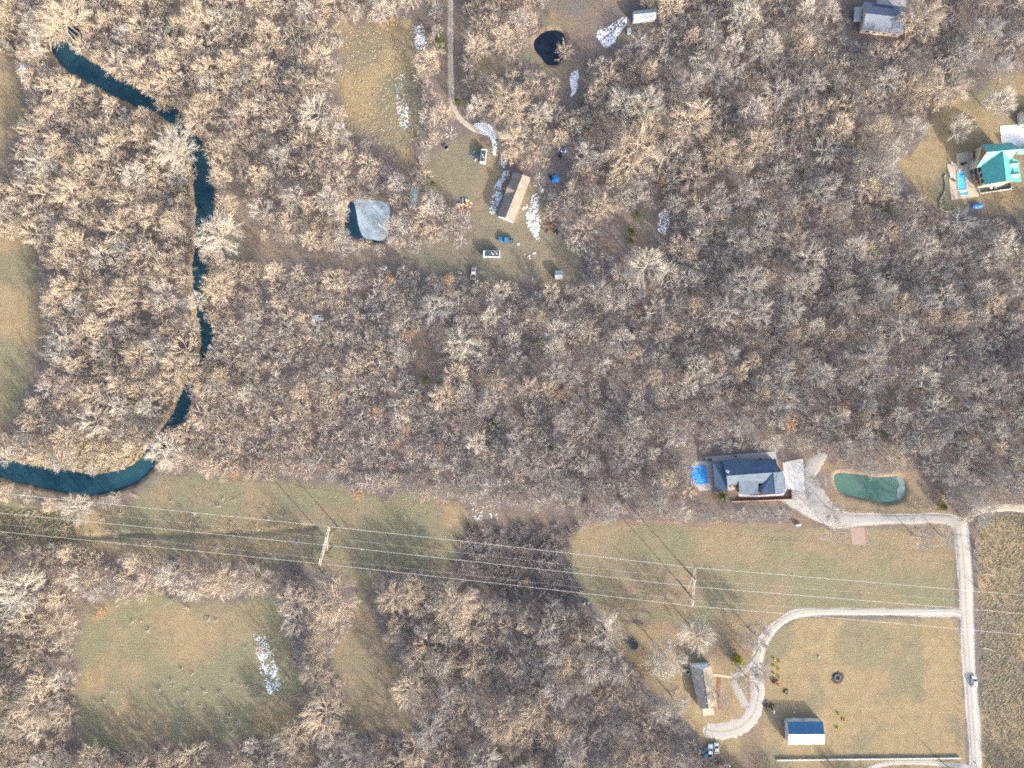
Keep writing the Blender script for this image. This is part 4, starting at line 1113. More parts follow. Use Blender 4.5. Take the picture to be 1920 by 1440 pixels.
# white privacy fence: posts and panels
fA, fB = Vector((*P(1456, 1424), 0)), Vector((*P(1798, 1420), 0))
fn = empty('panel_fence', (fA + fB) / 2, 0, 'long low white panel fence along the bottom right', 'fence')
nP = 28; ang = math.atan2((fB - fA).y, (fB - fA).x); seg = (fB - fA).length / nP
for k in range(nP + 1):
    p = fA.lerp(fB, k / nP)
    MB(fn.location).box((p.x, p.y, .35), (.34, .34, .95), ang).build('post', M_white, fn)
    if k < nP:
        c = fA.lerp(fB, (k + .5) / nP)
        MB(fn.location).box((c.x, c.y, .40), (seg - .36, .26, .66), ang).build('panel', M_white, fn)
# wire field fence along the road: slim posts
fA, fB = Vector((*P(1795, 1010), 0)), Vector((*P(1801, 1412), 0))
fr = empty('wire_fence', (fA + fB) / 2, 0, 'thin post and wire fence between the lawn and the gravel road', 'fence')
for k in range(27):
    p = fA.lerp(fB, k / 26)
    MB(fr.location).tube([(p.x, p.y, -.2), (p.x, p.y, 1.25)], .05, n=5).build('post', M_polewood, fr)
for z_ in (.4, .8, 1.15): MB(fr.location).tube([fA + Vector((.06, 0, z_)), fB + Vector((.06, 0, z_))], .012, n=3).build('strand', M_steel, fr)

# ------------------------------------------------------------------ vehicles
def wheel(root, x, y, r, w=.22):
    t_ = MB().tube([(x, y - w / 2, r), (x, y + w / 2, r)], r, n=14).build('wheel', M_rubber, root)
    s_ = 1 if y > 0 else -1
    MB().tube([(x, y + s_ * (w / 2 - .02), r), (x, y + s_ * (w / 2 + .015), r)], r * .6, n=10).build('rim', M_steel, t_)

def body_loft(sections):
    """sections along x: (x, half width, z low, z high); rounded cross-section"""
    mb = MB(); vs_, fs = [], []
    for x, hw_, z0, z1 in sections:
        b_ = min(.12, hw_ * .2)
        vs_ += [(x, -hw_, z0), (x, -hw_, z1 - b_), (x, -hw_ + b_, z1), (x, hw_ - b_, z1), (x, hw_, z1 - b_), (x, hw_, z0)]
    m_ = len(sections)
    for i in range(m_ - 1):
        for k in range(5): fs.append((i * 6 + k, (i + 1) * 6 + k, (i + 1) * 6 + k + 1, i * 6 + k + 1))
        fs.append((i * 6 + 5, (i + 1) * 6 + 5, (i + 1) * 6, i * 6))
    fs += [tuple(range(6)), tuple(reversed(range((m_ - 1) * 6, m_ * 6)))]
    return mb.add(vs_, fs)

def car(px, rz, paint, label, L=4.6, name='parked_car', group=None):
    x, y = P(*px, .7)
    r_ = empty(name, (x, y, 0.06), rz, label, 'car', group)
    s_ = L / 4.6
    body_loft([(-2.3 * s_, .78, .35, .75), (-2.2 * s_, .86, .28, .92), (-1.2 * s_, .90, .25, .98), (.8 * s_, .90, .25, .95), (1.9 * s_, .86, .27, .80), (2.28 * s_, .72, .35, .62)]).build('body', paint, r_)
    cab = MB()
    lo = [(-1.75, .80), (-1.1, .82), (.35, .82), (1.05, .80)]; zt = [1.0, 1.45, 1.47, .94]
    vs_ = []
    for (xx, w_), z_ in zip(lo, zt):
        ww = w_ if z_ < 1.1 else w_ * .80
        vs_ += [(xx * s_, -ww, z_), (xx * s_, ww, z_)]
    vs_ += [(-1.1 * s_, -.84, .93), (-1.1 * s_, .84, .93), (.35 * s_, -.84, .93), (.35 * s_, .84, .93)]
    cab.add(vs_, [(0, 1, 3, 2), (2, 3, 5, 4), (4, 5, 7, 6), (0, 2, 8), (2, 4, 10, 8), (4, 6, 10), (1, 9, 3), (3, 9, 11, 5), (5, 11, 7)])
    cab.build('roof', paint, r_)
    q3 = lambda a, b2, t: Vector(a).lerp(Vector(b2), t)
    def glass(nm, a, b2, c, d, up=.012):
        a, b2, c, d = map(Vector, (a, b2, c, d)); cc = (a + b2 + c + d) / 4
        nn = (b2 - a).cross(d - a).normalized() * up
        MB().add([cc.lerp(p, .88) + nn for p in (a, b2, c, d)], [(0, 1, 2, 3)]).build(nm, M_glass, r_)
    glass('windscreen', vs_[4], vs_[6], vs_[7], vs_[5]); glass('rear_window', vs_[0], vs_[2], vs_[3], vs_[1])
    glass('side_window', vs_[8], vs_[10], vs_[4], vs_[2]); glass('side_window', vs_[3], vs_[5], vs_[11], vs_[9])
    for sx_ in (-1.4, 1.42):
        for sy_ in (-.80, .80): wheel(r_, sx_ * s_, sy_, .33)
    for sy_ in (-.6, .6):
        MB().box((2.2 * s_, sy_, .62), (.14, .32, .14)).build('headlight', M_head, r_)
        MB().box((-2.26 * s_, sy_, .72), (.1, .3, .16)).build('tail_light', M_lamp, r_)
        MB().box((.75 * s_, sy_ * 1.58, .98), (.14, .2, .12)).build('mirror', paint, r_)
    return r_

def pickup(px, rz, paint, label, L=5.4, hoodm=None, load=True):
    x, y = P(*px, .8)
    r_ = empty('pickup_truck', (x, y, 0.0), rz, label, 'pickup')
    s_ = L / 5.4
    body_loft([(.55 * s_, .93, .45, 1.08), (1.2 * s_, .93, .42, 1.10), (2.3 * s_, .90, .42, 1.02), (2.66 * s_, .80, .50, .85)]).build('hood', hoodm or paint, r_)
    body_loft([(-1.0 * s_, .93, .45, 1.12), (.55 * s_, .93, .45, 1.12)]).build('cab', paint, r_)
    vs_ = [(-.95, -.88, 1.12), (-.95, .88, 1.12), (-.8, -.72, 1.72), (-.8, .72, 1.72), (.45, -.72, 1.74), (.45, .72, 1.74), (1.05, -.86, 1.11), (1.05, .86, 1.11)]
    vs_ = [(a * s_, b2, c) for a, b2, c in vs_]
    MB().add(vs_, [(0, 1, 3, 2), (2, 3, 5, 4), (4, 5, 7, 6), (0, 2, 4, 6), (1, 7, 5, 3)]).build('roof', paint, r_)
    def glass(nm, ids, up=.012):
        a = [Vector(vs_[i]) for i in ids]; cc = sum(a, Vector()) / 4
        nn = (a[1] - a[0]).cross(a[3] - a[0]).normalized() * up
        MB().add([cc.lerp(p, .86) + nn for p in a], [(0, 1, 2, 3)]).build(nm, M_glass, r_)
    glass('windscreen', (4, 6, 7, 5)); glass('rear_window', (0, 2, 3, 1)); glass('side_window', (0, 6, 4, 2)); glass('side_window', (3, 5, 7, 1))
    MB().box((-1.85 * s_, 0, .62), (1.72 * s_, 1.7, .1)).build('bed_floor', M_dark, r_)
    for sy_ in (-.88, .88): MB().box((-1.85 * s_, sy_, .84), (1.74 * s_, .12, .60)).build('bed_side', paint, r_)
    MB().box((-2.72 * s_, 0, .84), (.10, 1.86, .56)).build('tailgate', paint, r_)
    for sx_ in (-1.75, 1.75):
        for sy_ in (-.82, .82): wheel(r_, sx_ * s_, sy_, .38, .25)
    for sy_ in (-.65, .65): MB().box((2.6 * s_, sy_, .78), (.16, .3, .16)).build('headlight', M_head, r_)
    MB().box((2.72 * s_, 0, .5), (.14, 1.7, .2)).build('bumper', M_steel, r_)
    if load:
        ld = empty('scrap_load', (x, y, 0), rz, 'loose scrap heaped in the bed of the ' + label.split(' in ')[0].split(' with ')[0], 'scrap')
        for k in range(8):
            MB().box((random.uniform(-2.4, -1.3) * s_, random.uniform(-.55, .55), .82 + random.uniform(0, .25)), (random.uniform(.2, .7), random.uniform(.15, .5), random.uniform(.1, .3)), random.uniform(0, 3)).build(random.choice(['board', 'crate', 'bag']), random.choice([M_white, M_dark, M_steel, M_rust, M_dark]), ld)
    return r_

car((1826.5, 1278.5), R(92), M_carwhite, 'white car driving on the gravel road at the right', 4.6, 'car')
pickup(cY(866, 238), R(172), M_bluepaint, 'blue pickup in the middle clearing', 5.4)
pickup(cY(382, 735), R(87), M_carwhite, 'white pickup with faded red hood at the edge of the middle clearing', 4.5, mat('faded_red_paint', (0.48, 0.30, 0.28), 0.5, 0.2))
pickup((1331.5, 1408), R(85), M_carwhite, 'white pickup parked at the bottom by the light pole', 5.0, None, False)
car((1343.5, 1403), R(92), M_carwhite, 'white car parked right of the white pickup at the bottom', 4.0, 'parked_car')
car((1323.5, 1413), R(80), M_teal, 'teal car left of the white pickup at the bottom', 4.2, 'parked_car')

def box_trailer(px, rz, L, W, Ht, label, hitch=True, junk=6):
    x, y = P(*px, Ht)
    r_ = empty('box_trailer', (x, y, 0), rz, label, 'trailer')
    MB().box((0, 0, .5 + (Ht - .5) / 2), (L, W, Ht - .5)).build('body', M_white, r_)
    MB().box((.15, 0, Ht + .03), (L - .8, W - .3, .06)).build('roof_panel', M_trailer, r_)
    for sx_ in (-.5, .4):
        for sy_ in (-1, 1): wheel(r_, sx_, sy_ * (W / 2 - .08), .32, .2)
    MB().tube([(-L / 2, -.5, .5), (-L / 2 - 1.1, 0, .5), (-L / 2, .5, .5)], .06, n=5).build('drawbar', M_steel, r_)
    MB().box((-L / 2 - .7, 0, .7), (.5, .4, .35)).build('gas_bottle_box', M_steel, r_)
    for k in range(junk):
        MB().box((random.uniform(-L * .3, L * .4), random.uniform(-W * .3, W * .3), Ht + .14), (random.uniform(.25, .6), random.uniform(.25, .5), .2), random.uniform(0, 3)).build('roof_vent', random.choice([M_white, M_steel, M_concw]), r_)
    MB().box((.5, -W / 2 - .02, 1.4), (.75, .04, 1.75)).build('door', M_shedroof, r_)
    MB().box((-1.2, -W / 2 - .02, 1.6), (1.0, .04, .6)).build('window', M_glass, r_)
box_trailer(cY(655, 445), R(-1), 6.2, 2.3, 2.4, 'white camping trailer with dark cluttered roof above the white pickup', junk=9)
box_trailer(cC(690, 575), R(-97), 4.9, 2.0, 2.4, 'dark-roofed white trailer beside the bend of the dirt drive', junk=4)

x, y = P(1454, 1278.5, .5)
tr_ = empty('garden_tractor', (x, y, 0), R(5), 'small red garden tractor by the yellow shrubs', 'tractor')
body_loft([(0, .3, .4, .85), (.7, .32, .4, .9), (1.1, .26, .4, .75)]).build('hood', M_red, tr_)
MB().box((-.45, 0, .62), (.9, .8, .25)).build('fender', M_red, tr_); MB().box((-.45, 0, .85), (.45, .5, .12)).build('seat', M_dark, tr_); MB().box((-.7, 0, 1.05), (.1, .5, .35)).build('backrest', M_dark, tr_)
for sx_, rr in ((-.6, .42), (.85, .25)):
    for sy_ in (-.45, .45): wheel(tr_, sx_, sy_, rr, .22)
MB().tube([(.05, 0, .9), (-.08, 0, 1.15)], .03, n=5).build('steering_column', M_dark, tr_); MB().ring((-.1, 0), .13, .18, 1.13, 1.17, 12).build('steering_wheel', M_dark, tr_)
x, y = P(1349, 1436, .8)
wg = empty('farm_wagon', (x, y, 0), R(-20), 'red farm implement at the very bottom by the light pole', 'implement')
MB().tube([(-.9, -.7, .6), (-.5, .8, .8), (.6, .9, .8), (1.1, 0, .7)], .22, n=6).build('frame', M_red, wg); MB().box((.2, 0, .75), (1.2, .9, .5)).build('hopper', M_red, wg)
for sy_ in (-.75, .75): wheel(wg, .1, sy_, .4)
MB().tube([(-.4, 0, .6), (-1.6, .3, .5)], .07, n=5).build('drawbar', M_rust, wg)

# ------------------------------------------------------------------ yard things
x, y = P(1188, 1209, .6)
tp = empty('trampoline', (x, y, 0), 0, 'round black trampoline with blue rim on the small lawn', 'trampoline')
MB().lathe((0, 0, .70), [(1.55, 0), (1.55, .02), (.01, .0)], 24).build('mat', M_dark, tp); MB().ring((0, 0), 1.55, 1.95, .70, .76, 28).build('rim_pad', mat('blue_vinyl', (.03, .06, .16), .5, .2), tp); MB().ring((0, 0), 1.9, 2.0, .66, .72, 28).build('frame', M_steel, tp)
for k in range(6):
    a = k * math.pi / 3
    MB().tube([(1.9 * math.cos(a), 1.9 * math.sin(a), 0), (1.9 * math.cos(a), 1.9 * math.sin(a), 2.2)], .03, n=5).build('leg', M_steel, tp)
x, y = P(1570, 1270, 0)
fp_ = empty('fire_ring', (x, y, 0.02), 0, 'burnt fire ring with pale ash on the lower right lawn', 'fire ring')
vs_ = [(2.4 * math.cos(a) * random.uniform(.88, 1.1), 2.4 * math.sin(a) * random.uniform(.88, 1.1), .03) for a in np.linspace(0, 6.1, 18)]
MB().add(vs_, [tuple(range(18))]).build('scorched_ground', M_ash, fp_)
for k in range(13):
    a = k / 13 * 6.28
    MB().blob((1.05 * math.cos(a), 1.05 * math.sin(a), .15), random.uniform(.22, .34), 6, 4).build('stone', M_stone, fp_)
MB().blob((0, 0, .05), .45, 8, 4, .3, .4).build('ash_heap', M_ash, fp_)
def leafy(px, r, h, m, label, name, cat, n_=160, ls=.16, group=None, trunk=True):
    x, y = P(*px, h * .5)
    r_ = empty(name, (x, y, 0), 0, label, cat, group)
    mb = MB()
    for j in range(n_):
        a = random.uniform(0, 6.28); u = random.random() ** .5; zz_ = random.uniform(0.05, 1)
        prof = math.sin(min(1, zz_ * 1.15 + .12) * math.pi) ** .6
        rr = r * u * prof * (1 + .25 * math.sin(3 * a + r * 7))
        c = Vector((rr * math.cos(a), rr * math.sin(a), zz_ * h)); d = Vector((random.uniform(-1, 1), random.uniform(-1, 1), random.uniform(-.6, .6))).normalized() * ls; e = d.cross(Vector((random.uniform(-1, 1), random.uniform(-1, 1), 1))).normalized() * ls * .6
        mb.add([c - d, c + e, c + d, c - e], [(0, 1, 2, 3)])
    mb.build('crown', m, r_)
    if trunk: MB().tube([(0, 0, -.1), (0, 0, h * .7)], max(.04, r * .07), .02, 5).build('trunk', TONES['brown'], r_)
    return r_
yl = [(cB(1848, 350), 'topmost'), (cB(1838, 482), 'second'), (cB(1832, 612), 'third')]
Yq = crop(1420, 1220, 12)
for k, (p, lb) in enumerate([((385, 200), 'topmost left'), ((505, 258), 'topmost right'), ((378, 358), 'middle left'), ((500, 432), 'middle right'), ((368, 525), 'lower left'), ((495, 612), 'lower right'), ((495, 792), 'lone lowest')]):
    leafy(Yq(*p), .62, .8, LEAF_YELLOW, '%s yellow shrub in the small bed by the gravel drive' % lb, 'yellow_shrub', 'shrub', 90, .16, 'yellow shrubs in the bed by the drive')
for p, lb in (((1574, 1340), 'upper left yellow shrub right of the barn'), ((1583, 1351), 'upper right yellow shrub right of the barn'), ((1571, 1366), 'lowest yellow shrub right of the barn')):
    leafy(p, .75, .8, LEAF_YELLOW, lb, 'yellow_shrub', 'shrub', 100, .17, 'yellow shrubs right of the barn')
leafy((1385, 1240), 2.3, 4.5, LEAF_LIME, 'bright yellow-green evergreen beside the gravel drive', 'evergreen_tree', 'tree', 900, .26)

def junk(px, rad, n_, mats, label, name, cat, tall=.6, names=('board', 'crate', 'bag', 'sheet')):
    x, y = P(*px, .3)
    r_ = empty(name, (x, y, 0), 0, label, cat)
    for k in range(n_):
        a = random.uniform(0, 6.28); rr = rad * math.sqrt(random.random())
        dx, dy, dz = random.uniform(.25, 1.1), random.uniform(.2, .7), random.uniform(.08, tall)
        MB().box((rr * math.cos(a), rr * math.sin(a), dz / 2 + random.uniform(0, tall * .5) * (1 - rr / rad)), (dx, dy, dz), random.uniform(0, 3.1), random.uniform(.7, 1), random.uniform(-.25, .25)).build(random.choice(names), random.choice(mats), r_)
    return r_
junk(cC(420, 1300), 2.2, 34, [M_white, M_white, M_steel, M_dark, M_shedroof, M_yellow, M_orange, M_clay], 'colourful heap of household junk left of the long house', 'junk_heap', 'junk')
junk(cC(570, 575), 1.6, 14, [M_teal, M_shedroof, M_steel, M_white, M_teal], 'greenish junk beside the dark-roofed white trailer', 'junk_heap', 'junk')
junk((1053, 285), 1.9, 16, [M_dark, M_bluetarp, M_steel, M_dark, M_white], 'dark scrap with blue tarp in the trees above the bright blue tarp', 'junk_heap', 'junk')
junk(cK(1180, 1130), 2.5, 30, [M_rust, M_rust, M_rust, M_clay, M_rust, M_wood], 'heap of rusty scrap metal right of the long house', 'scrap_heap', 'scrap', .5, ('sheet', 'pipe_bundle', 'plate'))
junk(cK(1290, 1220), .9, 6, [M_dark, M_dark, M_rust], 'dark scrap pieces below the rusty heap', 'scrap_heap', 'scrap')
junk(cB(1730, 1190), 1.9, 18, [M_dark, M_dark, M_steel, M_dark, M_wood], 'dark junk heap beside the gravel loop', 'junk_heap', 'junk')
junk(cB(1830, 1310), .8, 5, [M_white, M_white, M_steel], 'few white items below the dark junk heap', 'junk_heap', 'junk')
junk(Yq(655, 930), .8, 8, [M_dark, M_teal, M_dark, M_steel], 'dark barbecue clutter between tractor and barn', 'junk_heap', 'junk')
junk(cB(320, 600), .9, 5, [M_dark, M_wood, M_concw], 'dark clutter by the wall of the tan-roofed house', 'junk_heap', 'junk')
junk((1097, 1130), 1.6, 10, [M_white, M_shedroof, M_dark, M_white], 'white dumped items at the corner of the dark brush', 'junk_heap', 'junk')
junk(cK(400, 480), 1.6, 9, [M_steel, M_dark, M_white, M_wood], 'clutter on the snowy upper side of the long house', 'junk_heap', 'junk')
junk(cK(745, 770), 1.3, 7, [M_white, M_concw, M_patio], 'white items along the lower wall of the long house', 'junk_heap', 'junk', .3)
junk((862, 511), .9, 6, [M_white, M_dark, M_steel], 'white and dark litter left of the white pickup', 'junk_heap', 'junk')
junk(cY(1190, 480), 1.3, 6, [M_white, M_dark, M_rust], 'litter on the dark bare patch right of the trailer', 'junk_heap', 'junk', .2)
x, y = P(1041, 335, .4)
tb = empty('tarp_heap', (x, y, 0), .3, 'bright blue tarp over a heap right of the long house', 'tarp')
mb = MB(); N_ = 9; zz_ = [[.15 + .7 * max(0, 1 - math.hypot(i - 4, j - 4) / 5) + random.uniform(-.1, .12) for i in range(N_)] for j in range(N_)]
mb.add([((i - 4) * .36 + random.uniform(-.06, .06), (j - 4) * .36, zz_[j][i]) for j in range(N_) for i in range(N_)], [(j * N_ + i, j * N_ + i + 1, (j + 1) * N_ + i + 1, (j + 1) * N_ + i) for j in range(N_ - 1) for i in range(N_ - 1)])
mb.build('tarp', M_bluetarp, tb)
for k in range(5): MB().box((random.uniform(-1.8, -.9), random.uniform(-.6, 1.6), .35), (.8, .5, .6), random.uniform(0, 3)).build('crate', M_dark, tb)
for p, m, lb in ((cC(132, 450), M_steel, 'round metal stock tank in the rough grass left of the trailer'), (cB(278, 575), M_white, 'round white tub by the corner of the tan-roofed house')):
    x, y = P(*p, .4)
    tk = empty('stock_tank', (x, y, 0), 0, lb, 'tank')
    MB().ring((0, 0), .78, .86, 0, .7, 20).build('side', m, tk); MB().lathe((0, 0, .05), [(.78, 0), (.78, .3), (.01, .3)], 20).build('water', M_ponddark, tk)
def plank(p, L, W, rz, m, lb, cat='board', z=.1):
    x, y = P(*p, z)
    r_ = empty('board_stack', (x, y, 0), rz, lb, cat)
    for k in range(2): MB().box((0, (k - .5) * W * .52, .08 + .01 * k), (L, W * .5, .14)).build('board', m, r_)
plank(cY(1294, 440), 1.3, .5, 0, M_white, 'short white boards lying right of the trailer')
plank(cY(1055, 305), .9, .7, .4, M_white, 'white panel lying right of the blue pickup')
plank(cY(1268, 825), .3, 1.0, .2, M_white, 'thin white boards left of the small metal shed')
for p, lb in (((1536, 1232), 'small white marker on the lawn above the fire ring'), ((1488.5, 1335), 'small pale tub between barn and junk heap'), ((1830, 1432), 'white roadside marker at the bottom right')):
    x, y = P(*p, .2)
    bk = empty('bucket', (x, y, 0), 0, lb, 'bucket')
    MB().lathe((0, 0, 0), [(.2, 0), (.3, .45), (.25, .45), (.2, .3)], 12).build('pail', M_white, bk); MB().ring((0, 0), .28, .32, .42, .47, 12).build('rim', M_steel, bk)
for k in range(2):
    x, y = P(1494.5 + k * 1.2, 983 + k, .5)
tk = empty('propane_tank', (*P(1497, 984, .6), 0), .1, 'small grey propane tank at the lawn edge below the gravel drive', 'tank')
MB().tube([(-.9, 0, .6), (-.75, 0, .6), (.75, 0, .6), (.9, 0, .6)], .45, n=14).build('shell', M_concw, tk)
for s_ in (-.5, .5): MB().box((s_, 0, .12), (.1, .7, .3)).build('foot', M_dark, tk)
# stone edging line of the wild bed on the lawn and fallen logs
def log(p0, p1, r, label, m=None):
    a_, b2 = Vector((*P(*p0), .0)), Vector((*P(*p1), .0)); c = (a_ + b2) / 2
    a_.z = b2.z = max(ground_z(*p0), ground_z(*p1), -.3) + r
    r_ = empty('fallen_log', (c.x, c.y, 0), 0, label, 'log')
    MB(r_.location).tube([a_, a_.lerp(b2, .5) + Vector((.2, .3, .1)), b2], r, r * .5, 7).build('stem', m or TONES['pale'], r_)
    for t_ in (.35, .55, .75):
        p = a_.lerp(b2, t_); d = Vector((random.uniform(-1, 1), random.uniform(-1, 1), .5)).normalized()
        MB(r_.location).tube([p, p + d * r * 9], r * .35, r * .1, 5).build('branch', m or TONES['pale'], r_)
log((1842, 1076), (1862, 1079), .16, 'pale dead log in the rough field, upper one')
log((1843, 1214), (1866, 1222), .16, 'pale dead log in the rough field, lower one')
log((585, 600), (622, 655), .35, 'big fallen tree lying in the small gap of the middle wood', TONES['grey'])
log((28, 300), (42, 268), .22, 'snow-dusted log at the edge of the north-west wood')
log((1558, 646), (1574, 640), .25, 'bleached log on the floor of the right-hand wood')
log((93, 76), (96, 98), .35, 'brown log jutting into the top pool of the creek', TONES['brown'])

# ------------------------------------------------------------------ old snow
def snow(poly, dens, label, cell=.17, z=.04, seed=0, ruts=None):
    pl = np.array(poly)
    x0, y0 = P(pl[:, 0].min(), pl[:, 1].max()); x1, y1 = P(pl[:, 0].max(), pl[:, 1].min())
    X, Y = np.meshgrid(np.arange(x0, x1, cell), np.arange(y0, y1, cell))
    px, py = X / S + 960, 720 - Y / S
    d = sdist(px, py, [tuple(p) for p in poly])
    f = fbm(px, py, 1.5, 40 + seed, 2) * .75 + fbm(px, py, 9, 140 + seed, 2) * .35
    thr = np.quantile(f, 1 - dens) if dens < 1 else -1
    keep = (d + (fbm(px, py, 14, 70 + seed, 2) - .5) * 9 > 0) & (f > thr + np.clip(.06 - d * .02, 0, .1))
    if ruts is not None:
        rd, _ = ldist(px, py, ruts); keep &= rd > 1.3
    mb = MB((x0, y0, 0)); rr = random.Random(seed)
    for j, i in zip(*np.nonzero(keep)):
        x, y = X[j, i], Y[j, i]; h = z + rr.uniform(-.03, .05) + max(0, ground_z(px[j, i], py[j, i]))
        q = [(x + (cx + rr.uniform(-.22, .22)) * cell * 1.12, y + (cy + rr.uniform(-.22, .22)) * cell * 1.12) for cx, cy in ((-.5, -.5), (.5, -.5), (.5, .5), (-.5, .5))]
        mb.add([(a, b2, h) for a, b2 in q] + [(x + (a - x) * 1.3, y + (b2 - y) * 1.3, h - .12) for a, b2 in q], [(0, 1, 2, 3), (0, 4, 5, 1), (1, 5, 6, 2), (2, 6, 7, 3), (3, 7, 4, 0)])
    if mb.f: tag(mb.build('snow', M_snow), label, 'snow', kind='stuff')
snow([cN(1010, 430), cN(1060, 360), cN(1180, 320), cN(1290, 240), cN(1345, 185), cN(1395, 190), cN(1370, 310), cN(1300, 390), cN(1255, 440), cN(1250, 515), cN(1130, 578), cN(1060, 520)], .60, 'streaked snow patch below the top shed', seed=1, ruts=[cN(1060, 490), cN(1200, 380), cN(1375, 190)])
snow([cN(680, 960), cN(715, 870), cN(800, 800), cN(805, 930), cN(790, 1040), cN(740, 1170), cN(695, 1150), cN(700, 1060)], .68, 'narrow snow patch below the dark pond', seed=2)
snow([cK(870, 600), cK(980, 540), cK(1005, 700), cK(1000, 900), cK(1025, 1050), cK(990, 1200), cK(1000, 1360), cK(940, 1320), cK(800, 1120), cK(780, 920), cK(850, 780)], .46, 'long snow patch right of the long house', seed=3)
snow([cK(1025, 470), cK(1075, 460), cK(1095, 520), cK(1050, 560), cK(1010, 600), cK(1015, 540)], .9, 'small snow blob above the long snow patch', seed=4)
snow([cK(380, 170), cK(500, 185), cK(500, 320), cK(370, 400), cK(385, 640), cK(310, 820), cK(230, 910), cK(150, 860), cK(175, 720), cK(215, 560), cK(230, 420), cK(320, 340)], .42, 'speckled snow bank on the shaded side of the long house', seed=5)
snow([cC(560, 100), cC(660, 70), cC(790, 110), cC(870, 240), cC(895, 420), cC(870, 600), cC(830, 450), cC(760, 260), cC(650, 235)], .78, 'snow lying on the bend of the dirt drive', seed=6, z=.16)
snow([cC(900, 590), cC(1000, 480), cC(1040, 620), cC(1010, 800), cC(940, 700)], .30, 'snow flecks between dirt drive and long house', seed=7)
snow([(773, 45), (790, 44), (804, 80), (795, 96), (778, 90)], .28, 'snow flecks by the top lane', seed=8)
snow([(738, 148), (752, 138), (766, 200), (768, 240), (750, 244), (742, 200)], .18, 'thin snow flecks on the top field', seed=9)
snow([(474, 1188), (500, 1194), (516, 1240), (528, 1292), (508, 1304), (488, 1262)], .24, 'speckled snow patch on the lower left field', seed=10)
snow([(880, 944), (932, 948), (936, 972), (890, 976)], .07, 'snow flecks above the dark brush', seed=11)
snow([(884, 992), (910, 990), (915, 1040), (886, 1062)], .10, 'scattered snow crumbs in the dark brush', seed=12)
snow([(1234, 400), (1248, 392), (1256, 420), (1246, 440), (1234, 432)], .45, 'snow patch in the gap of the upper wood', seed=13)
snow([(583, 592), (600, 590), (608, 598), (590, 602)], .7, 'scrap of snow by the fallen tree', seed=14)
snow([cG(1640, 230), cG(1690, 240), cG(1710, 400), cG(1690, 470), cG(1650, 400)], .7, 'snow scrap right of the blue-grey house', seed=15)
snow([(36, 122), (46, 118), (52, 135), (40, 156), (34, 140)], .4, 'snow flecks at the upper left field edge', seed=17)
# snow left on the shaded hip of the tan-roofed house
rs = MB(hb.location)
a_, b2, c_ = [v + Vector((0, 0, .05)) for v in (V3(cB(330, 462), 2.8), V3(cB(705, 452), 2.8), V3(cB(556, 525), 4.3))]
n_ = (b2 - a_).cross(c_ - a_).normalized()
if n_.z < 0: n_ = -n_
for k in range(210):
    u, v = random.random(), random.random()
    if u + v > 1: u, v = 1 - u, 1 - v
    if v > .75 and random.random() < .5: continue
    p = a_ + (b2 - a_) * u + (c_ - a_) * v
    if fbm(np.array([p.x]), np.array([p.y]), 1.6, 3, 2)[0] < .36: continue
    s_ = random.uniform(.16, .32); e1_ = (b2 - a_).normalized() * s_; e2_ = n_.cross(e1_).normalized() * s_
    rs.add([p - e1_ - e2_ + n_ * .02, p + e1_ - e2_ + n_ * .02, p + e1_ + e2_ + n_ * .06, p - e1_ + e2_ + n_ * .06], [(0, 1, 2, 3)])
o = rs.build('snow', M_snow); o.location = hb.location; tag(o, 'melting snow on the upper end of the tan-roofed house', 'snow', kind='stuff')
for k, quad in enumerate([((330, 470), (345, 462), (440, 995), (425, 1000))]):
    pass

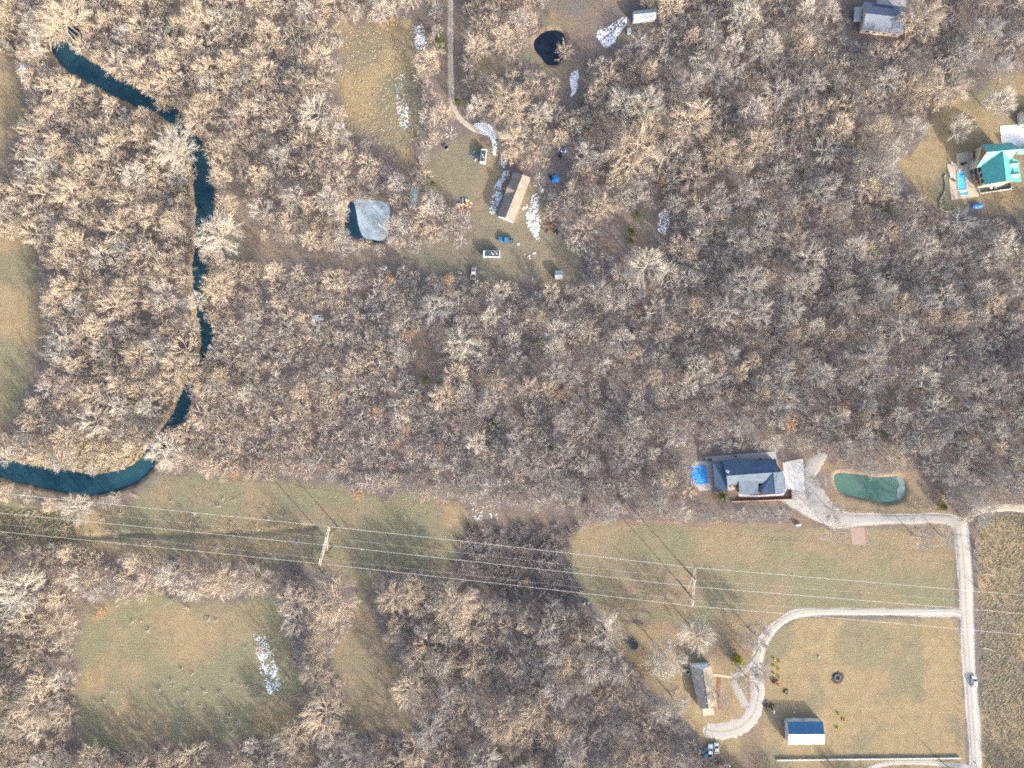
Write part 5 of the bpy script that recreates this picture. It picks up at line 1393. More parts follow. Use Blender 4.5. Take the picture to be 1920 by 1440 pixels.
# ------------------------------------------------------------------ bare trees: prototypes
def grow_tree(seed, h=13.0, rad=6.0, n_limb=11, trunk_t=.30, low=.15, nb=8, nt_=9, nl=3, lean=0.0, tw=1.0):
    """bare deciduous tree: trunk, ascending limbs, and branches spraying fine twigs out to a lobed dome; returns trunk and crown"""
    rd = random.Random(seed)
    tr, cr = MB(), MB()
    gv_ = lambda k: Vector((rd.gauss(0, k), rd.gauss(0, k), rd.gauss(0, k)))
    top = Vector((lean * h * .12, rd.uniform(-.3, .3), h * trunk_t))
    r0 = .020 * h
    tr.tube([(0, 0, -.3), (top.x * .4, top.y * .4, top.z * .5), top], r0, r0 * .75, 7)
    lead = top + Vector((rd.uniform(-.5, .5) + lean, rd.uniform(-.5, .5), h * .30))
    tr.tube([top, lead], r0 * .7, r0 * .3, 6)
    C = top.lerp(lead, .3)
    HZ = (h - C.z)
    ph = [rd.uniform(0, 6.28) for _ in range(4)]
    def env(d):
        a = math.atan2(d.y, d.x)
        lob = 1 + .13 * math.sin(3 * a + ph[0]) + .10 * math.sin(5 * a + ph[1] + 3 * d.z) + .07 * math.sin(9 * a + ph[2])
        return lob / math.sqrt((d.x * d.x + d.y * d.y) / rad ** 2 + (d.z / HZ) ** 2 + 1e-9)
    def spike(p, e, w):
        d = (e - p)
        if d.length < 1e-4: return
        d.normalize(); u = d.orthogonal().normalized() * w; v = d.cross(u)
        cr.add([p + u, p - u * .5 + v * .87, p - u * .5 - v * .87, e], [(0, 1, 3), (1, 2, 3), (2, 0, 3)])
    for k in range(n_limb):
        az = 2.4 * k + rd.uniform(-.35, .35)
        sz = low + (1.0 - low) * ((k + rd.random()) / n_limb) ** 1.25
        D = Vector((math.cos(az) * math.sqrt(max(0, 1 - sz * sz)) + lean * .15, math.sin(az) * math.sqrt(max(0, 1 - sz * sz)), sz)).normalized()
        base = top.lerp(lead, rd.uniform(0, .9) * (.4 + .6 * sz))
        E = env(D)
        tip = C + D * E * rd.uniform(.55, .72)
        mid = base.lerp(tip, .5) + gv_(.04 * rad) + Vector((0, 0, .03 * rad))
        pts = [base, mid, tip]
        cr.tube(pts, r0 * .30, r0 * .12, 4, caps=False)
        for j in range(nb):
            t_ = rd.uniform(.30, 1.0)
            q = pts[0].lerp(pts[1], t_ * 2) if t_ < .5 else pts[1].lerp(pts[2], t_ * 2 - 1)
            d2 = (D + gv_(.42)).normalized()
            if d2.z < -.05: d2.z = abs(d2.z) * .5; d2.normalize()
            T = C + d2 * env(d2) * rd.uniform(.72, .96)
            bd = (T - q)
            if bd.length < .15 * rad: T = q + d2 * .25 * rad; bd = T - q
            if bd.length > .7 * rad: T = q + bd.normalized() * .7 * rad; bd = T - q
            spike(q, T, .042 * tw)
            bd.normalize()
            for i in range(nt_):
                f = rd.uniform(.25, .98)
                p = q.lerp(T, f)
                td = (bd + gv_(.30) + d2 * .25).normalized()
                L = rad * rd.uniform(.15, .30)
                spike(p, p + td * L, .026 * tw)
                for m_ in range(nl):
                    p2 = p + td * L * rd.uniform(.2, .95)
                    spike(p2, p2 + (td + gv_(.42)).normalized() * rad * rd.uniform(.07, .18), .0215 * tw)
    return tr, cr

def as_mesh(mb, name, m):
    me = bpy.data.meshes.new(name); me.from_pydata(mb.v, [], mb.f); me.materials.append(m); me.update(); return me
PROTO = []   # (trunk mesh, crown mesh, height, radius, word)
specs = [(1, 13, 6.0, 11, .30, .10, 8, 'spreading'), (2, 14, 5.7, 11, .32, .25, 8, 'upright'), (3, 11.5, 6.3, 11, .28, .05, 8, 'flat-topped'), (4, 14, 5.5, 10, .34, .30, 8, 'narrow'), (5, 13, 6.2, 14, .28, .10, 9, 'dense'),
         (6, 12.5, 6.0, 7, .30, .10, 7, 'open'), (7, 13.5, 6.0, 12, .30, .15, 8, 'rounded'), (8, 13, 6.2, 8, .28, .10, 8, 'forked')]
for sd_, h_, r_, nl_, tt, lo_, nb_, wd_ in specs:
    a_, b2 = grow_tree(sd_, h_, r_, nl_, tt, lo_, nb_, 10, 4, .8 if wd_ == 'forked' else 0)
    PROTO.append((as_mesh(a_, 'trunk', TRUNK), as_mesh(b2, 'crown', TONES['grey']), h_, 6.0, wd_))
SAP = []
for sd_ in range(4):
    a_, b2 = grow_tree(50 + sd_, 8, 3.0, 7, .24, .12, 6, 7, 4, 0, .66)
    SAP.append((as_mesh(a_, 'trunk', TRUNK), as_mesh(b2, 'crown', TONES['grey']), 8, 3.0))
open('/tmp/dbg.txt', 'w').write(str([sum(len(p.vertices) - 2 for p in t[1].polygons) for t in PROTO + SAP])) if False else print('tree tris', [sum(len(p.vertices) - 2 for p in t[1].polygons) for t in PROTO + SAP])

# ------------------------------------------------------------------ tree positions (photograph pixels of the crown centre, crown radius px)
HERO = [  # x, y, r, tone, label
    (400, 438, 44, 'pale', 'great round pale tree standing over the creek left of the square pond'),
    (592, 206, 37, 'pale', 'lone pale round tree in the scrub left of the top field'),
    (108, 30, 46, 'tan', 'tall creamy tree leaning over the top pool of the creek'),
    (322, 275, 40, 'pale', 'whitish sycamore-like tree on the inner bend of the upper creek'),
    (405, 300, 24, 'tan', 'tan tree on the right bank of the creek, upper of two'),
    (408, 332, 22, 'tan', 'tan tree on the right bank of the creek, lower of two'),
    (402, 536, 30, 'tan', 'tan tree on the right creek bank below the great round tree'),
    (305, 845, 36, 'pale', 'pale tree filling the lower creek bend'),
    (372, 715, 26, 'tan', 'tan tree on the right bank above the lower creek'),
    (365, 562, 20, 'pale', 'pale tree bridging the narrow part of the creek'),
    (296, 190, 17, 'tan', 'tan tree reaching across the upper creek below the straight pool'),
    (330, 224, 14, 'tan', 'small tan tree on the bank where the upper creek turns down'),
    (388, 480, 18, 'tan', 'small tan tree between great round tree and creek narrows'),
    (360, 690, 21, 'tan', 'tan tree hiding the narrowest part of the lower creek'),
    (318, 812, 17, 'tan', 'tan tree leaning over the creek just above its lower bend'),
    (860, 643, 33, 'pale', 'big pale round tree at the litter gap of the middle wood'),
    (830, 745, 28, 'tan', 'tan tree with dark heart below the litter gap'),
    (815, 575, 32, 'grey', 'grey spreading tree just above the big pale round one'),
    (920, 592, 22, 'pale', 'white-limbed tree below the white pickup'),
    (950, 190, 40, 'tan', 'broad tan tree right of the dirt drive bend'),
    (892, 85, 26, 'tan', 'tan tree right of the dirt drive near the top'),
    (884, 120, 20, 'tan', 'smaller tan tree right of the dirt drive'),
    (798, 112, 24, 'tan', 'tan tree left of the dirt drive'),
    (940, 405, 1, 'grey', None),
    (1060, 95, 20, 'brown', 'reddish brown tree at the right bank of the dark pond'),
    (1215, 498, 40, 'pale', 'big pale spreading tree right of the middle clearing'),
    (1215, 195, 36, 'pale', 'large pale tree in the upper right wood below the top shed'),
    (1190, 275, 48, 'tan', 'very broad forked tan tree in the upper wood'),
    (1300, 225, 44, 'tan', 'broad tan tree right of the very broad forked one'),
    (1805, 236, 26, 'pale', 'pale tree standing alone on the lawn above the teal-roofed house'),
    (1882, 190, 30, 'pale', 'whitish tree above the white concrete drive'),
    (1780, 155, 44, 'tan', 'broad tan tree at the lawn corner above the teal-roofed house'),
    (620, 1130, 46, 'tan', 'big bright tan tree below the left power tower'),
    (548, 1128, 36, 'tan', 'tan tree left of the big bright one below the left power tower'),
    (604, 1345, 44, 'tan', 'big tan tree at the lower end of the south lane'),
    (590, 1270, 32, 'tan', 'tan tree beside the leaning trunk on the south lane'),
    (545, 1385, 34, 'tan', 'tan tree at the lower right corner of the lower left field'),
    (738, 1125, 34, 'tan', 'tan tree at the upper left corner of the south wood'),
    (850, 1135, 44, 'tan', 'big tan tree below the dark brush'),
    (765, 1300, 36, 'tan', 'tan tree on the left edge of the south wood'),
    (940, 1360, 40, 'tan', 'tall tan tree near the bottom of the south wood'),
    (1024, 1190, 26, 'pale', 'white-barked tree in the south wood, upper of two'),
    (1048, 1230, 26, 'pale', 'white-barked tree in the south wood, lower of two'),
    (1250, 1240, 40, 'pale', 'pale tree overhanging the upper left of the tan-roofed house'),
    (1310, 1195, 38, 'pale', 'pale round tree above the tan-roofed house'),
    (1140, 1190, 36, 'pale', 'pale tree left of the trampoline'),
    (1265, 1320, 30, 'grey', 'thin grey tree left of the tan-roofed house'),
    (1405, 1350, 1, 'grey', None),
    (1572, 1000, 28, 'grey', 'grey tree beside the pinkish square pad'),
    (1735, 1010, 26, 'grey', 'grey tree on the lawn edge below the gravel drive, left of two'),
    (1785, 1010, 26, 'grey', 'grey tree at the drive and road corner, right of two'),
    (1500, 918, 16, 'grey', None), (1570, 960, 22, 'grey', 'small grey tree on the gravel drive below the teal pond'),
    (1540, 905, 14, 'grey', 'sapling in the middle of the gravel drive by the concrete pad'),
    (1420, 1195, 30, 'grey', 'thin grey tree at the top of the gravel drive loop'),
    (1405, 1275, 30, 'grey', 'thin dark-limbed tree inside the gravel loop'),
    (1430, 1260, 20, 'grey', 'slim grey tree on the right verge of the gravel loop'),
    (1350, 1310, 22, 'grey', 'slim grey tree below the front walk of the tan-roofed house'),
    (30, 1115, 46, 'pale', 'big pale tree at the left edge below the power line'),
    (410, 1095, 34, 'tan', 'tan tree in the hedge above the lower left field'),
    (60, 1330, 40, 'tan', 'tan tree at the lower left edge'),
    (1395, 20, 34, 'pale', 'pale tree at the top edge left of the blue-grey house'),
    (1735, 30, 40, 'tan', 'tan tree right of the blue-grey house'),
    (1400, 530, 40, 'grey', 'big grey tree right of the middle clearing woods'),
]
HERO = [q for q in HERO if q[4]]

fields_tree_free = [v[0] for v in FIELDS.values() if v[5]]
BLD = [[(1306, 856), (1330, 850), (1455, 844), (1520, 850), (1525, 950), (1310, 945)], [(1745, 262), (1960, 225), (1960, 390), (1780, 385)], [(930, 318), (998, 322), (970, 422), (925, 420)], [(1590, -30), (1712, -30), (1706, 76), (1598, 70)],
       [(1288, 1232), (1348, 1235), (1352, 1342), (1300, 1345)], [(1465, 1340), (1552, 1340), (1552, 1402), (1465, 1402)], [(1183, 15), (1232, 14), (1234, 40), (1185, 42)],
       [(1020, 320), (1060, 320), (1060, 350), (1020, 350)], [(1040, 272), (1068, 272), (1068, 300), (1040, 300)], [(1012, 412), (1050, 412), (1050, 440), (1012, 440)], [(1060, 110), (1090, 110), (1090, 190), (1060, 190)]]
def clear_of(px, py, m_field, m_water=3):
    e = max(float(sdist(np.array(px), np.array(py), p)) for p in fields_tree_free)
    return e
# rasterised distance maps: fast look-ups in loops
RX, RY, RS_ = -220, -160, 4
rpx, rpy = np.meshgrid(np.arange(RX, 2140, RS_), np.arange(RY, 1600, RS_))
f_d = np.maximum.reduce([sdist(rpx, rpy, p) for p in fields_tree_free])
b_d = np.maximum.reduce([sdist(rpx, rpy, p) for p in BLD])
w_d = water_depth(rpx.astype(float), rpy.astype(float))
l_d = np.full(rpx.shape, -1e9)
for line, _, _ in LANES:
    d_, w_ = ldist(rpx, rpy, line); l_d = np.maximum(l_d, w_ / 2 - d_)
edge_n = (fbm(rpx.astype(float), rpy.astype(float), 60, 78) - .5) * 46
lawn_d = np.maximum.reduce([sdist(rpx, rpy, FIELDS[k][0]) for k in ('big_lawn', 'southeast_lawn', 'house_yard', 'east_yard', 'slate_surround', 'rough_field', 'south_lane', 'corridor_lane', 'mid_strip', 'drive_verge', 'yard', 'pond_clearing', 'grey_surround', 'bramble')])
f_d = np.where(lawn_d > -30, f_d, f_d + edge_n)
dens_n = fbm(rpx.astype(float), rpy.astype(float), 150, 77)
def look(m, px, py):
    i = int((px - RX) / RS_); j = int((py - RY) / RS_)
    return m[min(max(j, 0), m.shape[0] - 1), min(max(i, 0), m.shape[1] - 1)]

def zone_r(px, py):
    if 395 < px < 830 and 520 < py < 920: return 9, 19
    if px < 395: return 14, 32
    if px < 640 and py < 420: return 11, 26
    if 640 < px < 1100 and py < 620: return 12, 28
    if 830 < px < 1330 and 530 < py < 980: return 10, 27
    if py > 1090: return 13, 35
    return 11, 32
cellmap = {}
trees = []
def put(px, py, r):
    trees.append([px, py, r]); cellmap.setdefault((int(px // 50), int(py // 50)), []).append((px, py, r))
def crowded(px, py, r, k):
    ci, cj = int(px // 50), int(py // 50)
    for i in range(ci - 2, ci + 3):
        for j in range(cj - 2, cj + 3):
            for qx, qy, qr in cellmap.get((i, j), ()):
                if (px - qx) ** 2 + (py - qy) ** 2 < (k * (r + qr)) ** 2: return True
    return False
for q in HERO: put(q[0], q[1], q[2])
nh = len(HERO)
rt = random.Random(99)
for trial in range(70000):
    px, py = rt.uniform(-190, 2110), rt.uniform(-130, 1570)
    lo_, hi_ = zone_r(px, py)
    r = lo_ + (hi_ - lo_) * rt.random() ** (1.6 if trial < 12000 else 3.5)
    # the trunk foot lies a little nearer the picture centre than the crown
    k_ = 1 - 0.034 * (r / 30)
    bx_, by_ = 960 + (px - 960) * k_, 720 + (py - 720) * k_
    if look(f_d, px, py) > -r * .45 or look(f_d, bx_, by_) > -3 or look(b_d, px, py) > -r * .8 or look(b_d, bx_, by_) > -8: continue
    if look(w_d, bx_, by_) > -6 or look(w_d, px, py) > -r * (.7 if py < 400 or py > 860 else .15) or look(l_d, bx_, by_) > -5: continue
    if look(dens_n, px, py) < .36 and rt.random() < .45: continue
    if crowded(px, py, r, .58): continue
    put(px, py, r)
print('trees', len(trees))

def tone_at(px, py, rnd):
    w = {'tan': .12, 'grey': .68, 'pale': .12, 'brown': .08}
    if px < 420: w = {'tan': .66, 'grey': .12, 'pale': .20, 'brown': .02}
    elif px < 640 and py < 900: w = {'tan': .58, 'grey': .28, 'pale': .10, 'brown': .04}
    elif py < 320 and px < 1250: w = {'tan': .60, 'grey': .25, 'pale': .10, 'brown': .05}
    elif py < 420: w = {'tan': .30, 'grey': .45, 'pale': .10, 'brown': .15}
    elif py > 1080: w = {'tan': .42, 'grey': .43, 'pale': .12, 'brown': .03}
    t = rnd.random()
    for k, v in w.items():
        t -= v
        if t < 0: return k
    return 'grey'

LAND = {  # things a tree can be found by
    'the square pond': (690, 412), 'the long house': (960, 370), 'the dark pond': (1032, 88), 'the top shed': (1208, 28), 'the blue-grey house': (1655, 40), 'the teal-roofed house': (1880, 310),
    'the slate-roofed house': (1400, 890), 'the teal pond': (1632, 915), 'the small metal shed': (1047, 515), 'the left power tower': (610, 1020), 'the right power tower': (1302, 1097),
    'the tan-roofed house': (1318, 1285), 'the trampoline': (1188, 1209), 'the lower left field': (350, 1250), 'the top field': (710, 160), 'the dark brush': (970, 1040), 'the litter gap': (800, 670),
    'the lower creek bend': (270, 872), 'the upper creek bend': (345, 245), 'the creek\'s top pool': (112, 85), 'the left-hand field': (25, 620), 'the fallen tree': (603, 625), 'the south lane': (680, 1250),
    'the dirt drive': (845, 100), 'the blue tarp heap': (1041, 335), 'the upper wood\'s gap': (1200, 430), 'the fire pit lawn': (1705, 330), 'the bottom left corner': (20, 1420), 'the top left corner': (20, 10),
    'the top right corner': (1900, 10), 'the right edge\'s middle': (1900, 600), 'the bleached log': (1566, 643), 'the middle of the photo': (960, 720), 'the bottom edge\'s middle': (1000, 1430), 'the rough field': (1880, 900)}
def where(px, py):
    nm, (qx, qy) = min(LAND.items(), key=lambda kv: (kv[1][0] - px) ** 2 + (kv[1][1] - py) ** 2)
    dx, dy = px - qx, py - qy; d = math.hypot(dx, dy)
    a = math.degrees(math.atan2(-dy, dx)) % 360
    dirw = ['right of', 'up-right from', 'above', 'up-left from', 'left of', 'down-left from', 'below', 'down-right from'][int((a + 22.5) // 45) % 8]
    near = 'close' if d < 60 else ('some way' if d < 130 else 'far')
    return near, dirw, nm

def place_tree(px, py, r, tone, label, pi, group, rnd):
    tm, cm, ph, pr, wd_ = PROTO[pi]
    rad = r * S * .97
    sc = rad / pr; hz = sc * (0.80 + 0.25 / max(.4, sc)) if sc < 1 else sc * .97
    z = ph * hz * .66
    x, y = P(px, py, z)
    o = empty('bare_tree', (x, y, min(0, ground_z(x / S + 960, 720 - y / S))), rnd.uniform(0, 6.28), label, 'tree', group)
    o.scale = (sc, sc, hz)
    for nm, me_ in (('trunk', tm), ('crown', cm)):
        c = bpy.data.objects.new(nm, me_); col.objects.link(c); c.parent = o
        if nm == 'crown': c.material_slots[0].link = 'OBJECT'; c.material_slots[0].material = TONES[tone]
    return o
rnd = random.Random(5)
inview = lambda t: -20 < t[0] < 1940 and -20 < t[1] < 1460
others = [t for t in trees[nh:]]
cand = sorted([t for t in others if 10 < t[0] < 1910 and 10 < t[1] < 1430], key=lambda t: -t[2])[:300 - nh]
cset = set(id(t) for t in cand)
for px, py, r, tone, lb in HERO:
    pi = rnd.choice((0, 4, 4, 6)) if r > 28 else rnd.randrange(8)
    place_tree(px, py, r, tone, lb, pi, 'bare trees one can tell apart', rnd)
used_lb = {}
for px, py, r in cand:
    tone = tone_at(px, py, rnd); pi = rnd.randrange(8)
    near, dirw, nm = where(px, py)
    size = 'huge' if r > 35 else ('large' if r > 31 else ('big' if r > 28 else 'medium'))
    lb = '%s %s %s bare tree %s %s %s' % (size, PROTO[pi][4], tone, {'close': 'just', 'some way': 'somewhat', 'far': 'far'}[near], dirw, nm)
    k = 0
    while lb in used_lb and k < 12:
        pi = (pi + 1) % 8
        if k == 8: tone = tone_at(px, py, rnd)
        lb = '%s %s %s bare tree %s %s %s' % (size, PROTO[pi][4], tone, {'close': 'just', 'some way': 'somewhat', 'far': 'far'}[near], dirw, nm); k += 1
    used_lb[lb] = 1
    place_tree(px, py, r, tone, lb, pi, 'bare trees of the woods', rnd)

# ------------------------------------------------------------------ the rest of the wood, undergrowth and rough grass: masses
def scatter(name, protos, px, py, z, idx_, rot, scl, label, cat):
    """one object: instances of a few small meshes on points"""
    pc = bpy.data.collections.new(name + '_kinds')
    for k, (me_, m) in enumerate(protos):
        o = bpy.data.objects.new('%s_kind_%02d' % (name, k), me_); pc.objects.link(o)
        o.material_slots[0].link = 'OBJECT'; o.material_slots[0].material = m
    me_ = bpy.data.meshes.new(name)
    co = np.stack([px, py, z], 1).astype(np.float32)
    me_.vertices.add(len(co)); me_.vertices.foreach_set('co', co.ravel())
    a = me_.attributes.new('kind_index', 'INT', 'POINT'); a.data.foreach_set('value', np.array(idx_, np.int32))
    a = me_.attributes.new('turn', 'FLOAT_VECTOR', 'POINT'); a.data.foreach_set('vector', np.array(rot, np.float32).ravel())
    a = me_.attributes.new('size', 'FLOAT_VECTOR', 'POINT'); a.data.foreach_set('vector', np.array(scl, np.float32).ravel())
    o = bpy.data.objects.new(name, me_); col.objects.link(o)
    ng = bpy.data.node_groups.new(name + '_scatter', 'GeometryNodeTree')
    ng.interface.new_socket('Geometry', in_out='INPUT', socket_type='NodeSocketGeometry'); ng.interface.new_socket('Geometry', in_out='OUTPUT', socket_type='NodeSocketGeometry')
    n, l = ng.nodes, ng.links
    gi, go = n.new('NodeGroupInput'), n.new('NodeGroupOutput')
    ci = n.new('GeometryNodeCollectionInfo'); ci.inputs['Collection'].default_value = pc; ci.inputs['Separate Children'].default_value = True; ci.inputs['Reset Children'].default_value = True
    ip = n.new('GeometryNodeInstanceOnPoints'); ip.inputs['Pick Instance'].default_value = True
    def attr(nm, ty):
        x = n.new('GeometryNodeInputNamedAttribute'); x.data_type = ty; x.inputs[0].default_value = nm; return x.outputs[0]
    er = n.new('FunctionNodeEulerToRotation'); l.new(attr('turn', 'FLOAT_VECTOR'), er.inputs[0])
    l.new(gi.outputs[0], ip.inputs['Points']); l.new(ci.outputs[0], ip.inputs['Instance']); l.new(attr('kind_index', 'INT'), ip.inputs['Instance Index'])
    l.new(er.outputs[0], ip.inputs['Rotation']); l.new(attr('size', 'FLOAT_VECTOR'), ip.inputs['Scale']); l.new(ip.outputs[0], go.inputs[0])
    md = o.modifiers.new('scatter', 'NODES'); md.node_group = ng
    return tag(o, label, cat, kind='stuff')

def join(a, b2, name):
    me_ = bpy.data.meshes.new(name)
    va = [tuple(v.co) for v in a.vertices]; fa = [tuple(p.vertices) for p in a.polygons]; n_ = len(va)
    me_.from_pydata(va + [tuple(v.co) for v in b2.vertices], [], fa + [tuple(i + n_ for i in p.vertices) for p in b2.polygons])
    me_.materials.append(TONES['grey']); me_.materials.append(TRUNK)
    me_.polygons.foreach_set('material_index', [1] * len(fa) + [0] * len(b2.polygons)); me_.update(); return me_
whole = [join(t[0], t[1], 'bare_tree_mass') for t in PROTO] + [join(t[0], t[1], 'bare_sapling_mass') for t in SAP]
tn = list(TONES)
protos = [(me_, TONES[t]) for me_ in whole for t in tn]
X, Y, Z, I, RT, SC = [], [], [], [], [], []
for t in others:
    if id(t) in cset: continue
    px, py, r = t
    tone = tn.index(tone_at(px, py, rnd))
    if r < 17:
        k = 8 + rnd.randrange(4); sc = r * S / 3.0; ph = 8; hz = sc * rnd.uniform(.95, 1.25)
    else:
        k = rnd.randrange(8); sc = r * S * .97 / 6.0; ph = 13; hz = sc * (0.80 + 0.25 / max(.4, sc)) if sc < 1 else sc * .97
    x, y = P(px, py, ph * hz * .66)
    X.append(x); Y.append(y); Z.append(min(0, ground_z(x / S + 960, 720 - y / S))); I.append(k * 4 + tone); RT.append((0, 0, rnd.uniform(0, 6.28))); SC.append((sc, sc, hz))
scatter('wood', protos, X, Y, Z, I, RT, SC, 'smaller bare trees and saplings filling the winter woods', 'woods')

def shrub_mesh(seed, n_=16, h=1.8, w=.022):
    rd = random.Random(seed); mb = MB()
    for k in range(n_):
        a = rd.uniform(0, 6.28); d = Vector((math.cos(a) * rd.uniform(.2, .9), math.sin(a) * rd.uniform(.2, .9), 1)).normalized(); L = h * rd.uniform(.6, 1.1)
        p = Vector((rd.uniform(-.3, .3), rd.uniform(-.3, .3), 0)); e = p + d * L
        u = d.orthogonal().normalized() * w; v = d.cross(u)
        mb.add([p + u, p - u * .5 + v * .87, p - u * .5 - v * .87, e], [(0, 1, 3), (1, 2, 3), (2, 0, 3)])
        for j in range(6):
            q = p + d * L * rd.uniform(.25, .95); dd = (d + Vector((rd.uniform(-1, 1), rd.uniform(-1, 1), rd.uniform(-.5, .6)))).normalized(); l2 = L * rd.uniform(.25, .5)
            u2 = dd.orthogonal().normalized() * w * .7; v2 = dd.cross(u2)
            mb.add([q + u2, q - u2 * .5 + v2 * .87, q - u2 * .5 - v2 * .87, q + dd * l2], [(0, 1, 3), (1, 2, 3), (2, 0, 3)])
    return as_mesh(mb, 'undergrowth_mass', TONES['grey'])
def tuft_mesh(seed, n_=14, h=.24, w=.09):
    rd = random.Random(seed); mb = MB()
    for k in range(n_):
        a = rd.uniform(0, 6.28); rr = rd.uniform(0, .25); p = Vector((rr * math.cos(a), rr * math.sin(a), -.02)); d = Vector((math.cos(a) * 1.3, math.sin(a) * 1.3, 1)) * h * rd.uniform(.5, 1.1); s_ = Vector((-math.sin(a), math.cos(a), 0)) * w
        mb.add([p - s_, p + s_, p + d], [(0, 1, 2)])
    return as_mesh(mb, 'grass_mass', TONES['tan'])
shr = [shrub_mesh(200 + k) for k in range(4)]
bold = shrub_mesh(260, 14, 1.1, .05)
protos = [(m_, TONES[t]) for m_ in shr for t in tn] + [(shr[k], BRAMBLE) for k in range(3)] + [(bold, TONES['tan']), (bold, TONES['pale'])]
X, Y, Z, I, RT, SC = [], [], [], [], [], []
for k in range(8200):
    px, py = rnd.uniform(-180, 2100), rnd.uniform(-120, 1560)
    if k >= 7200: px, py = rnd.uniform(850, 1110), rnd.uniform(980, 1135)
    fd = look(f_d, px, py)
    inb = float(sdist(np.array(px), np.array(py), FIELDS['bramble'][0])) > rnd.uniform(-14, 12) if 840 < px < 1120 and 970 < py < 1140 else False
    if not inb and (fd > (-2 if look(lawn_d, px, py) > -25 else rnd.choice((-2, -2, 6, 16))) or rnd.random() < .25 or k >= 7200): continue
    if look(w_d, px, py) > -4 or look(b_d, px, py) > -4 or look(l_d, px, py) > -2: continue
    tone = tn.index(tone_at(px, py, rnd))
    x, y = P(px, py, 0); s_ = rnd.uniform(.5, 1.5)
    X.append(x); Y.append(y); Z.append(ground_z(px, py) - .05); I.append(16 + rnd.randrange(3) if inb and rnd.random() < .7 else rnd.randrange(4) * 4 + tone); RT.append((0, 0, rnd.uniform(0, 6.28))); SC.append((s_ * 1.2, s_ * 1.2, s_ * rnd.uniform(.8, 1.3)))
for k in range(110):
    px, py = rnd.uniform(170, 540), rnd.uniform(1140, 1390)
    if k > 70: px, py = rnd.uniform(30, 600), rnd.uniform(935, 1035)
    if fbm(np.array([px]), np.array([py]), 70, 33)[0] < .48: continue
    x, y = P(px, py, 0); s_ = rnd.uniform(.8, 1.4)
    X.append(x); Y.append(y); Z.append(ground_z(px, py) - .05); I.append(rnd.choice((19, 20))); RT.append((0, 0, rnd.uniform(0, 6.28))); SC.append((s_ * 1.3, s_ * 1.3, s_ * .6))
scatter('undergrowth', protos, X, Y, Z, I, RT, SC, 'leafless brush and brambles under the woods', 'undergrowth')

M_straw = mat('dry_grass_blades', (.46, .38, .25), .9, .2, .3); M_straw2 = mat('brown_grass_blades', (.34, .27, .19), .9, .2, .3); M_greenb = mat('green_grass_blades', (.24, .25, .13), .9, .2, .3)
tf = [tuft_mesh(300 + k) for k in range(3)]
protos = [(m_, q) for m_ in tf for q in (M_straw, M_straw2, M_greenb)]
X, Y, Z, I, RT, SC = [], [], [], [], [], []
def tufts(poly, n_, w3, smin, smax, margin=2):
    a = np.array(poly); c = 0
    while c < n_:
        px, py = rnd.uniform(a[:, 0].min(), a[:, 0].max()), rnd.uniform(a[:, 1].min(), a[:, 1].max()); c += 1
        if float(sdist(np.array(px), np.array(py), poly)) < margin or look(w_d, px, py) > -3 or look(l_d, px, py) > -2 or look(b_d, px, py) > -1: continue
        if not (-40 < px < 1960 and -40 < py < 1480): continue
        x, y = P(px, py, 0); s_ = rnd.uniform(smin, smax)
        X.append(x); Y.append(y); Z.append(ground_z(px, py) + .02); I.append(rnd.randrange(3) * 3 + rnd.choices((0, 1, 2), w3)[0]); RT.append((0, 0, rnd.uniform(0, 6.28))); SC.append((s_, s_, s_))
tufts(FIELDS['rough_field'][0], 6000, (.65, .25, .10), .6, 1.6)
tufts(FIELDS['north_field'][0], 1500, (.75, .1, .15), .5, 1.2)
tufts(FIELDS['point_bar'][0], 1800, (.8, .2, .0), 1.0, 2.4)
tufts(FIELDS['corridor'][0], 1500, (.4, .3, .3), .5, 1.1)
tufts([(-30, 950), (130, 962), (150, 1026), (60, 1018), (-30, 1000)], 900, (.2, .4, .4), 1.2, 2.6)
scatter('rough_grass', protos, X, Y, Z, I, RT, SC, 'tussocks of dry winter grass in the open fields', 'grass')

# ------------------------------------------------------------------ small evergreens and russet oaks keeping their leaves: individuals
def leaf_crown(seed, r, h, n_, ls, cone):
    rd = random.Random(seed); mb = MB()
    for j in range(n_):
        a = rd.uniform(0, 6.28); zz_ = rd.random(); u = rd.random() ** .45
        prof = (1 - zz_) ** .7 if cone else math.sin(min(1, zz_ * .95 + .1) * math.pi) ** .5
        rr = r * u * prof * (1 + .22 * math.sin(3 * a + seed) + .12 * math.sin(7 * a))
        c = Vector((rr * math.cos(a), rr * math.sin(a), h * (.12 + .88 * zz_)))
        d = Vector((rd.uniform(-1, 1), rd.uniform(-1, 1), rd.uniform(-.6, .6))).normalized() * ls; e = d.cross(Vector((rd.uniform(-1, 1), rd.uniform(-1, 1), 1))).normalized() * ls * .6
        mb.add([c - d, c + e, c + d, c - e], [(0, 1, 2, 3)])
    t_ = MB().tube([(0, 0, -.1), (0, 0, h * .85)], .1, .02, 5)
    return as_mesh(t_, 'trunk', TONES['brown']), mb
CED = [leaf_crown(k, 2.0, 4.5, 520, .20, True) for k in range(3)]; CED = [(a, as_mesh(b2, 'crown', LEAF_GREEN)) for a, b2 in CED]
RUS = [leaf_crown(20 + k, 2.0, 4.5, 300, .17, False) for k in range(3)]; RUS = [(a, as_mesh(b2, 'crown', LEAF_ORANGE)) for a, b2 in RUS]
def leafed(px, py, r, src, name, label, cat, group):
    a, b2 = rnd.choice(src)
    sc = r * S / 2.0
    x, y = P(px, py, 4.5 * sc * .5)
    o = empty(name, (x, y, 0), rnd.uniform(0, 6.28), label, cat, group); o.scale = (sc, sc, sc)
    for nm, me_ in (('trunk', a), ('crown', b2)):
        c = bpy.data.objects.new(nm, me_); col.objects.link(c); c.parent = o
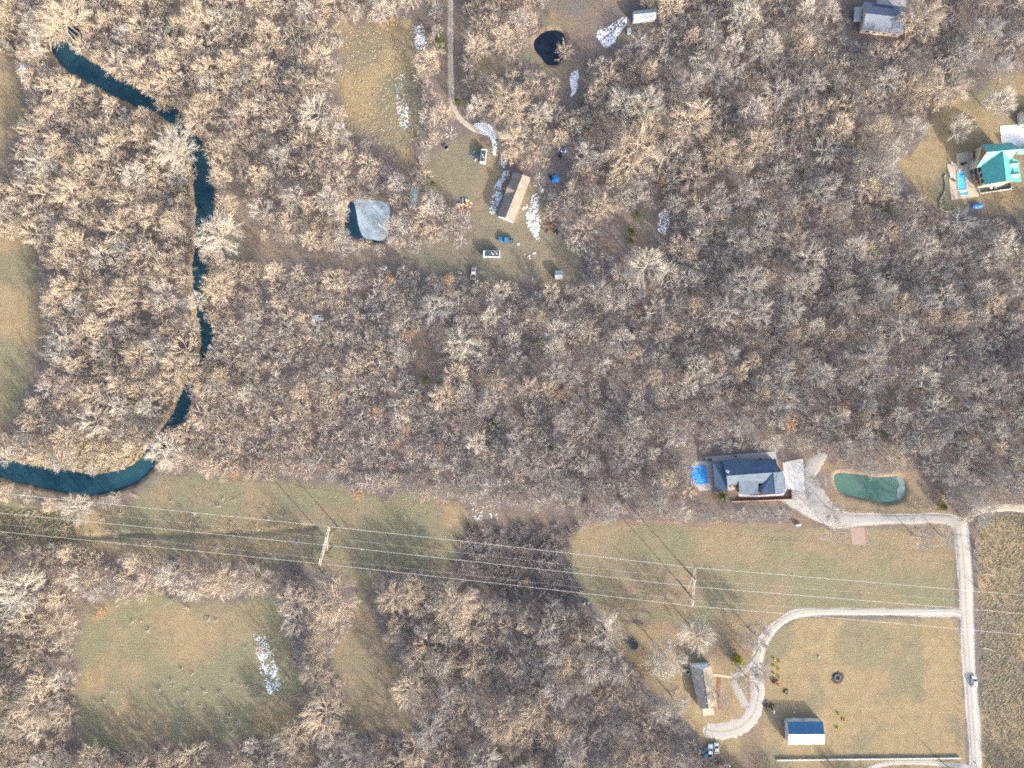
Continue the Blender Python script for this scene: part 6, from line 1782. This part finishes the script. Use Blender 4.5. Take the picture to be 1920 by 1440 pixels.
for px, py, r, lb in [(858, 192, 9, 'yellow-green cedar at the bend of the dirt drive'), (1196, 402, 8, 'small dark cedar in the gap of the upper wood, top one'), (1186, 434, 9, 'dark cedar in the gap of the upper wood, middle one'), (1184, 453, 7, 'dark cedar in the gap of the upper wood, bottom one'),
                      (1267, 340, 7, 'small cedar above the gap of the upper wood'), (1200, 366, 7, 'pale green cedar right above the upper wood gap'), (1096, 198, 6, 'small cedar below the narrow snow patch'), (1545, 368, 11, 'cedar in the wood left of the fire pit lawn'),
                      (1662, 388, 9, 'cedar at the lower left of the east lawn'), (1560, 160, 8, 'cedar below the blue-grey house'), (1516, 488, 9, 'yellowish cedar in the upper part of the right wood'), (1672, 518, 8, 'small cedar in the middle of the right wood'),
                      (1670, 628, 10, 'dull green cedar deep in the right wood'), (1660, 815, 10, 'cedar above the teal pond'), (1728, 830, 8, 'small cedar right above the teal pond'), (1768, 950, 11, 'round dark green cedar by the end of the gravel drive'),
                      (798, 713, 9, 'dark cedar at the foot of the litter gap'), (926, 795, 9, 'green cedar in the middle of the wood below the photo centre'), (1032, 838, 8, 'cedar in the wood above the lane of the dark brush'), (1355, 930, 13, 'green shrub at the front corner of the slate-roofed house'),
                      (825, 80, 11, 'dark cedar left of the dirt drive, upper one'), (822, 72, 8, 'small dark cedar left of the dirt drive, lower one'), (812, 345, 8, 'green cedar left of the junk heap'), (1505, 320, 6, 'tiny cedar left of the east lawn'), (540, 262, 8, 'greenish bush left of the lone pale round tree')]:
    leafed(px, py, r, CED, 'cedar_tree', lb, 'tree', 'small evergreen cedars')
rus_px = [(1049, 740, 11), (835, 725, 12), (788, 748, 8), (760, 630, 9), (825, 840, 9), (770, 850, 8), (760, 805, 10), (745, 830, 9), (1124, 227, 10), (1196, 585, 9), (1217, 610, 10), (775, 624, 8), (730, 640, 8), (630, 738, 9), (600, 875, 8), (672, 928, 14), (705, 770, 11),
          (495, 865, 9), (1478, 795, 18), (1580, 765, 14), (1820, 822, 14), (1175, 345, 10), (730, 522, 10), (842, 524, 12), (715, 45, 10), (735, 40, 9), (190, 1148, 11), (180, 1160, 8), (1035, 30, 8), (1100, 250, 8), (1323, 255, 9), (1240, 345, 10), (985, 1090, 7), (380, 860, 10), (440, 890, 10), (560, 1088, 10)]
seen = set()
for px, py, r in rus_px:
    near, dirw, nm = where(px, py)
    lb = 'russet %s still holding brown leaves %s %s %s' % ('bush' if r < 9 else ('young oak' if r < 12 else 'oak'), {'close': 'just', 'some way': 'somewhat', 'far': 'far'}[near], dirw, nm)
    while lb in seen: lb = 'second ' + lb
    seen.add(lb)
    leafed(px, py, r, RUS, 'russet_oak', lb, 'tree', 'russet oaks keeping their leaves')
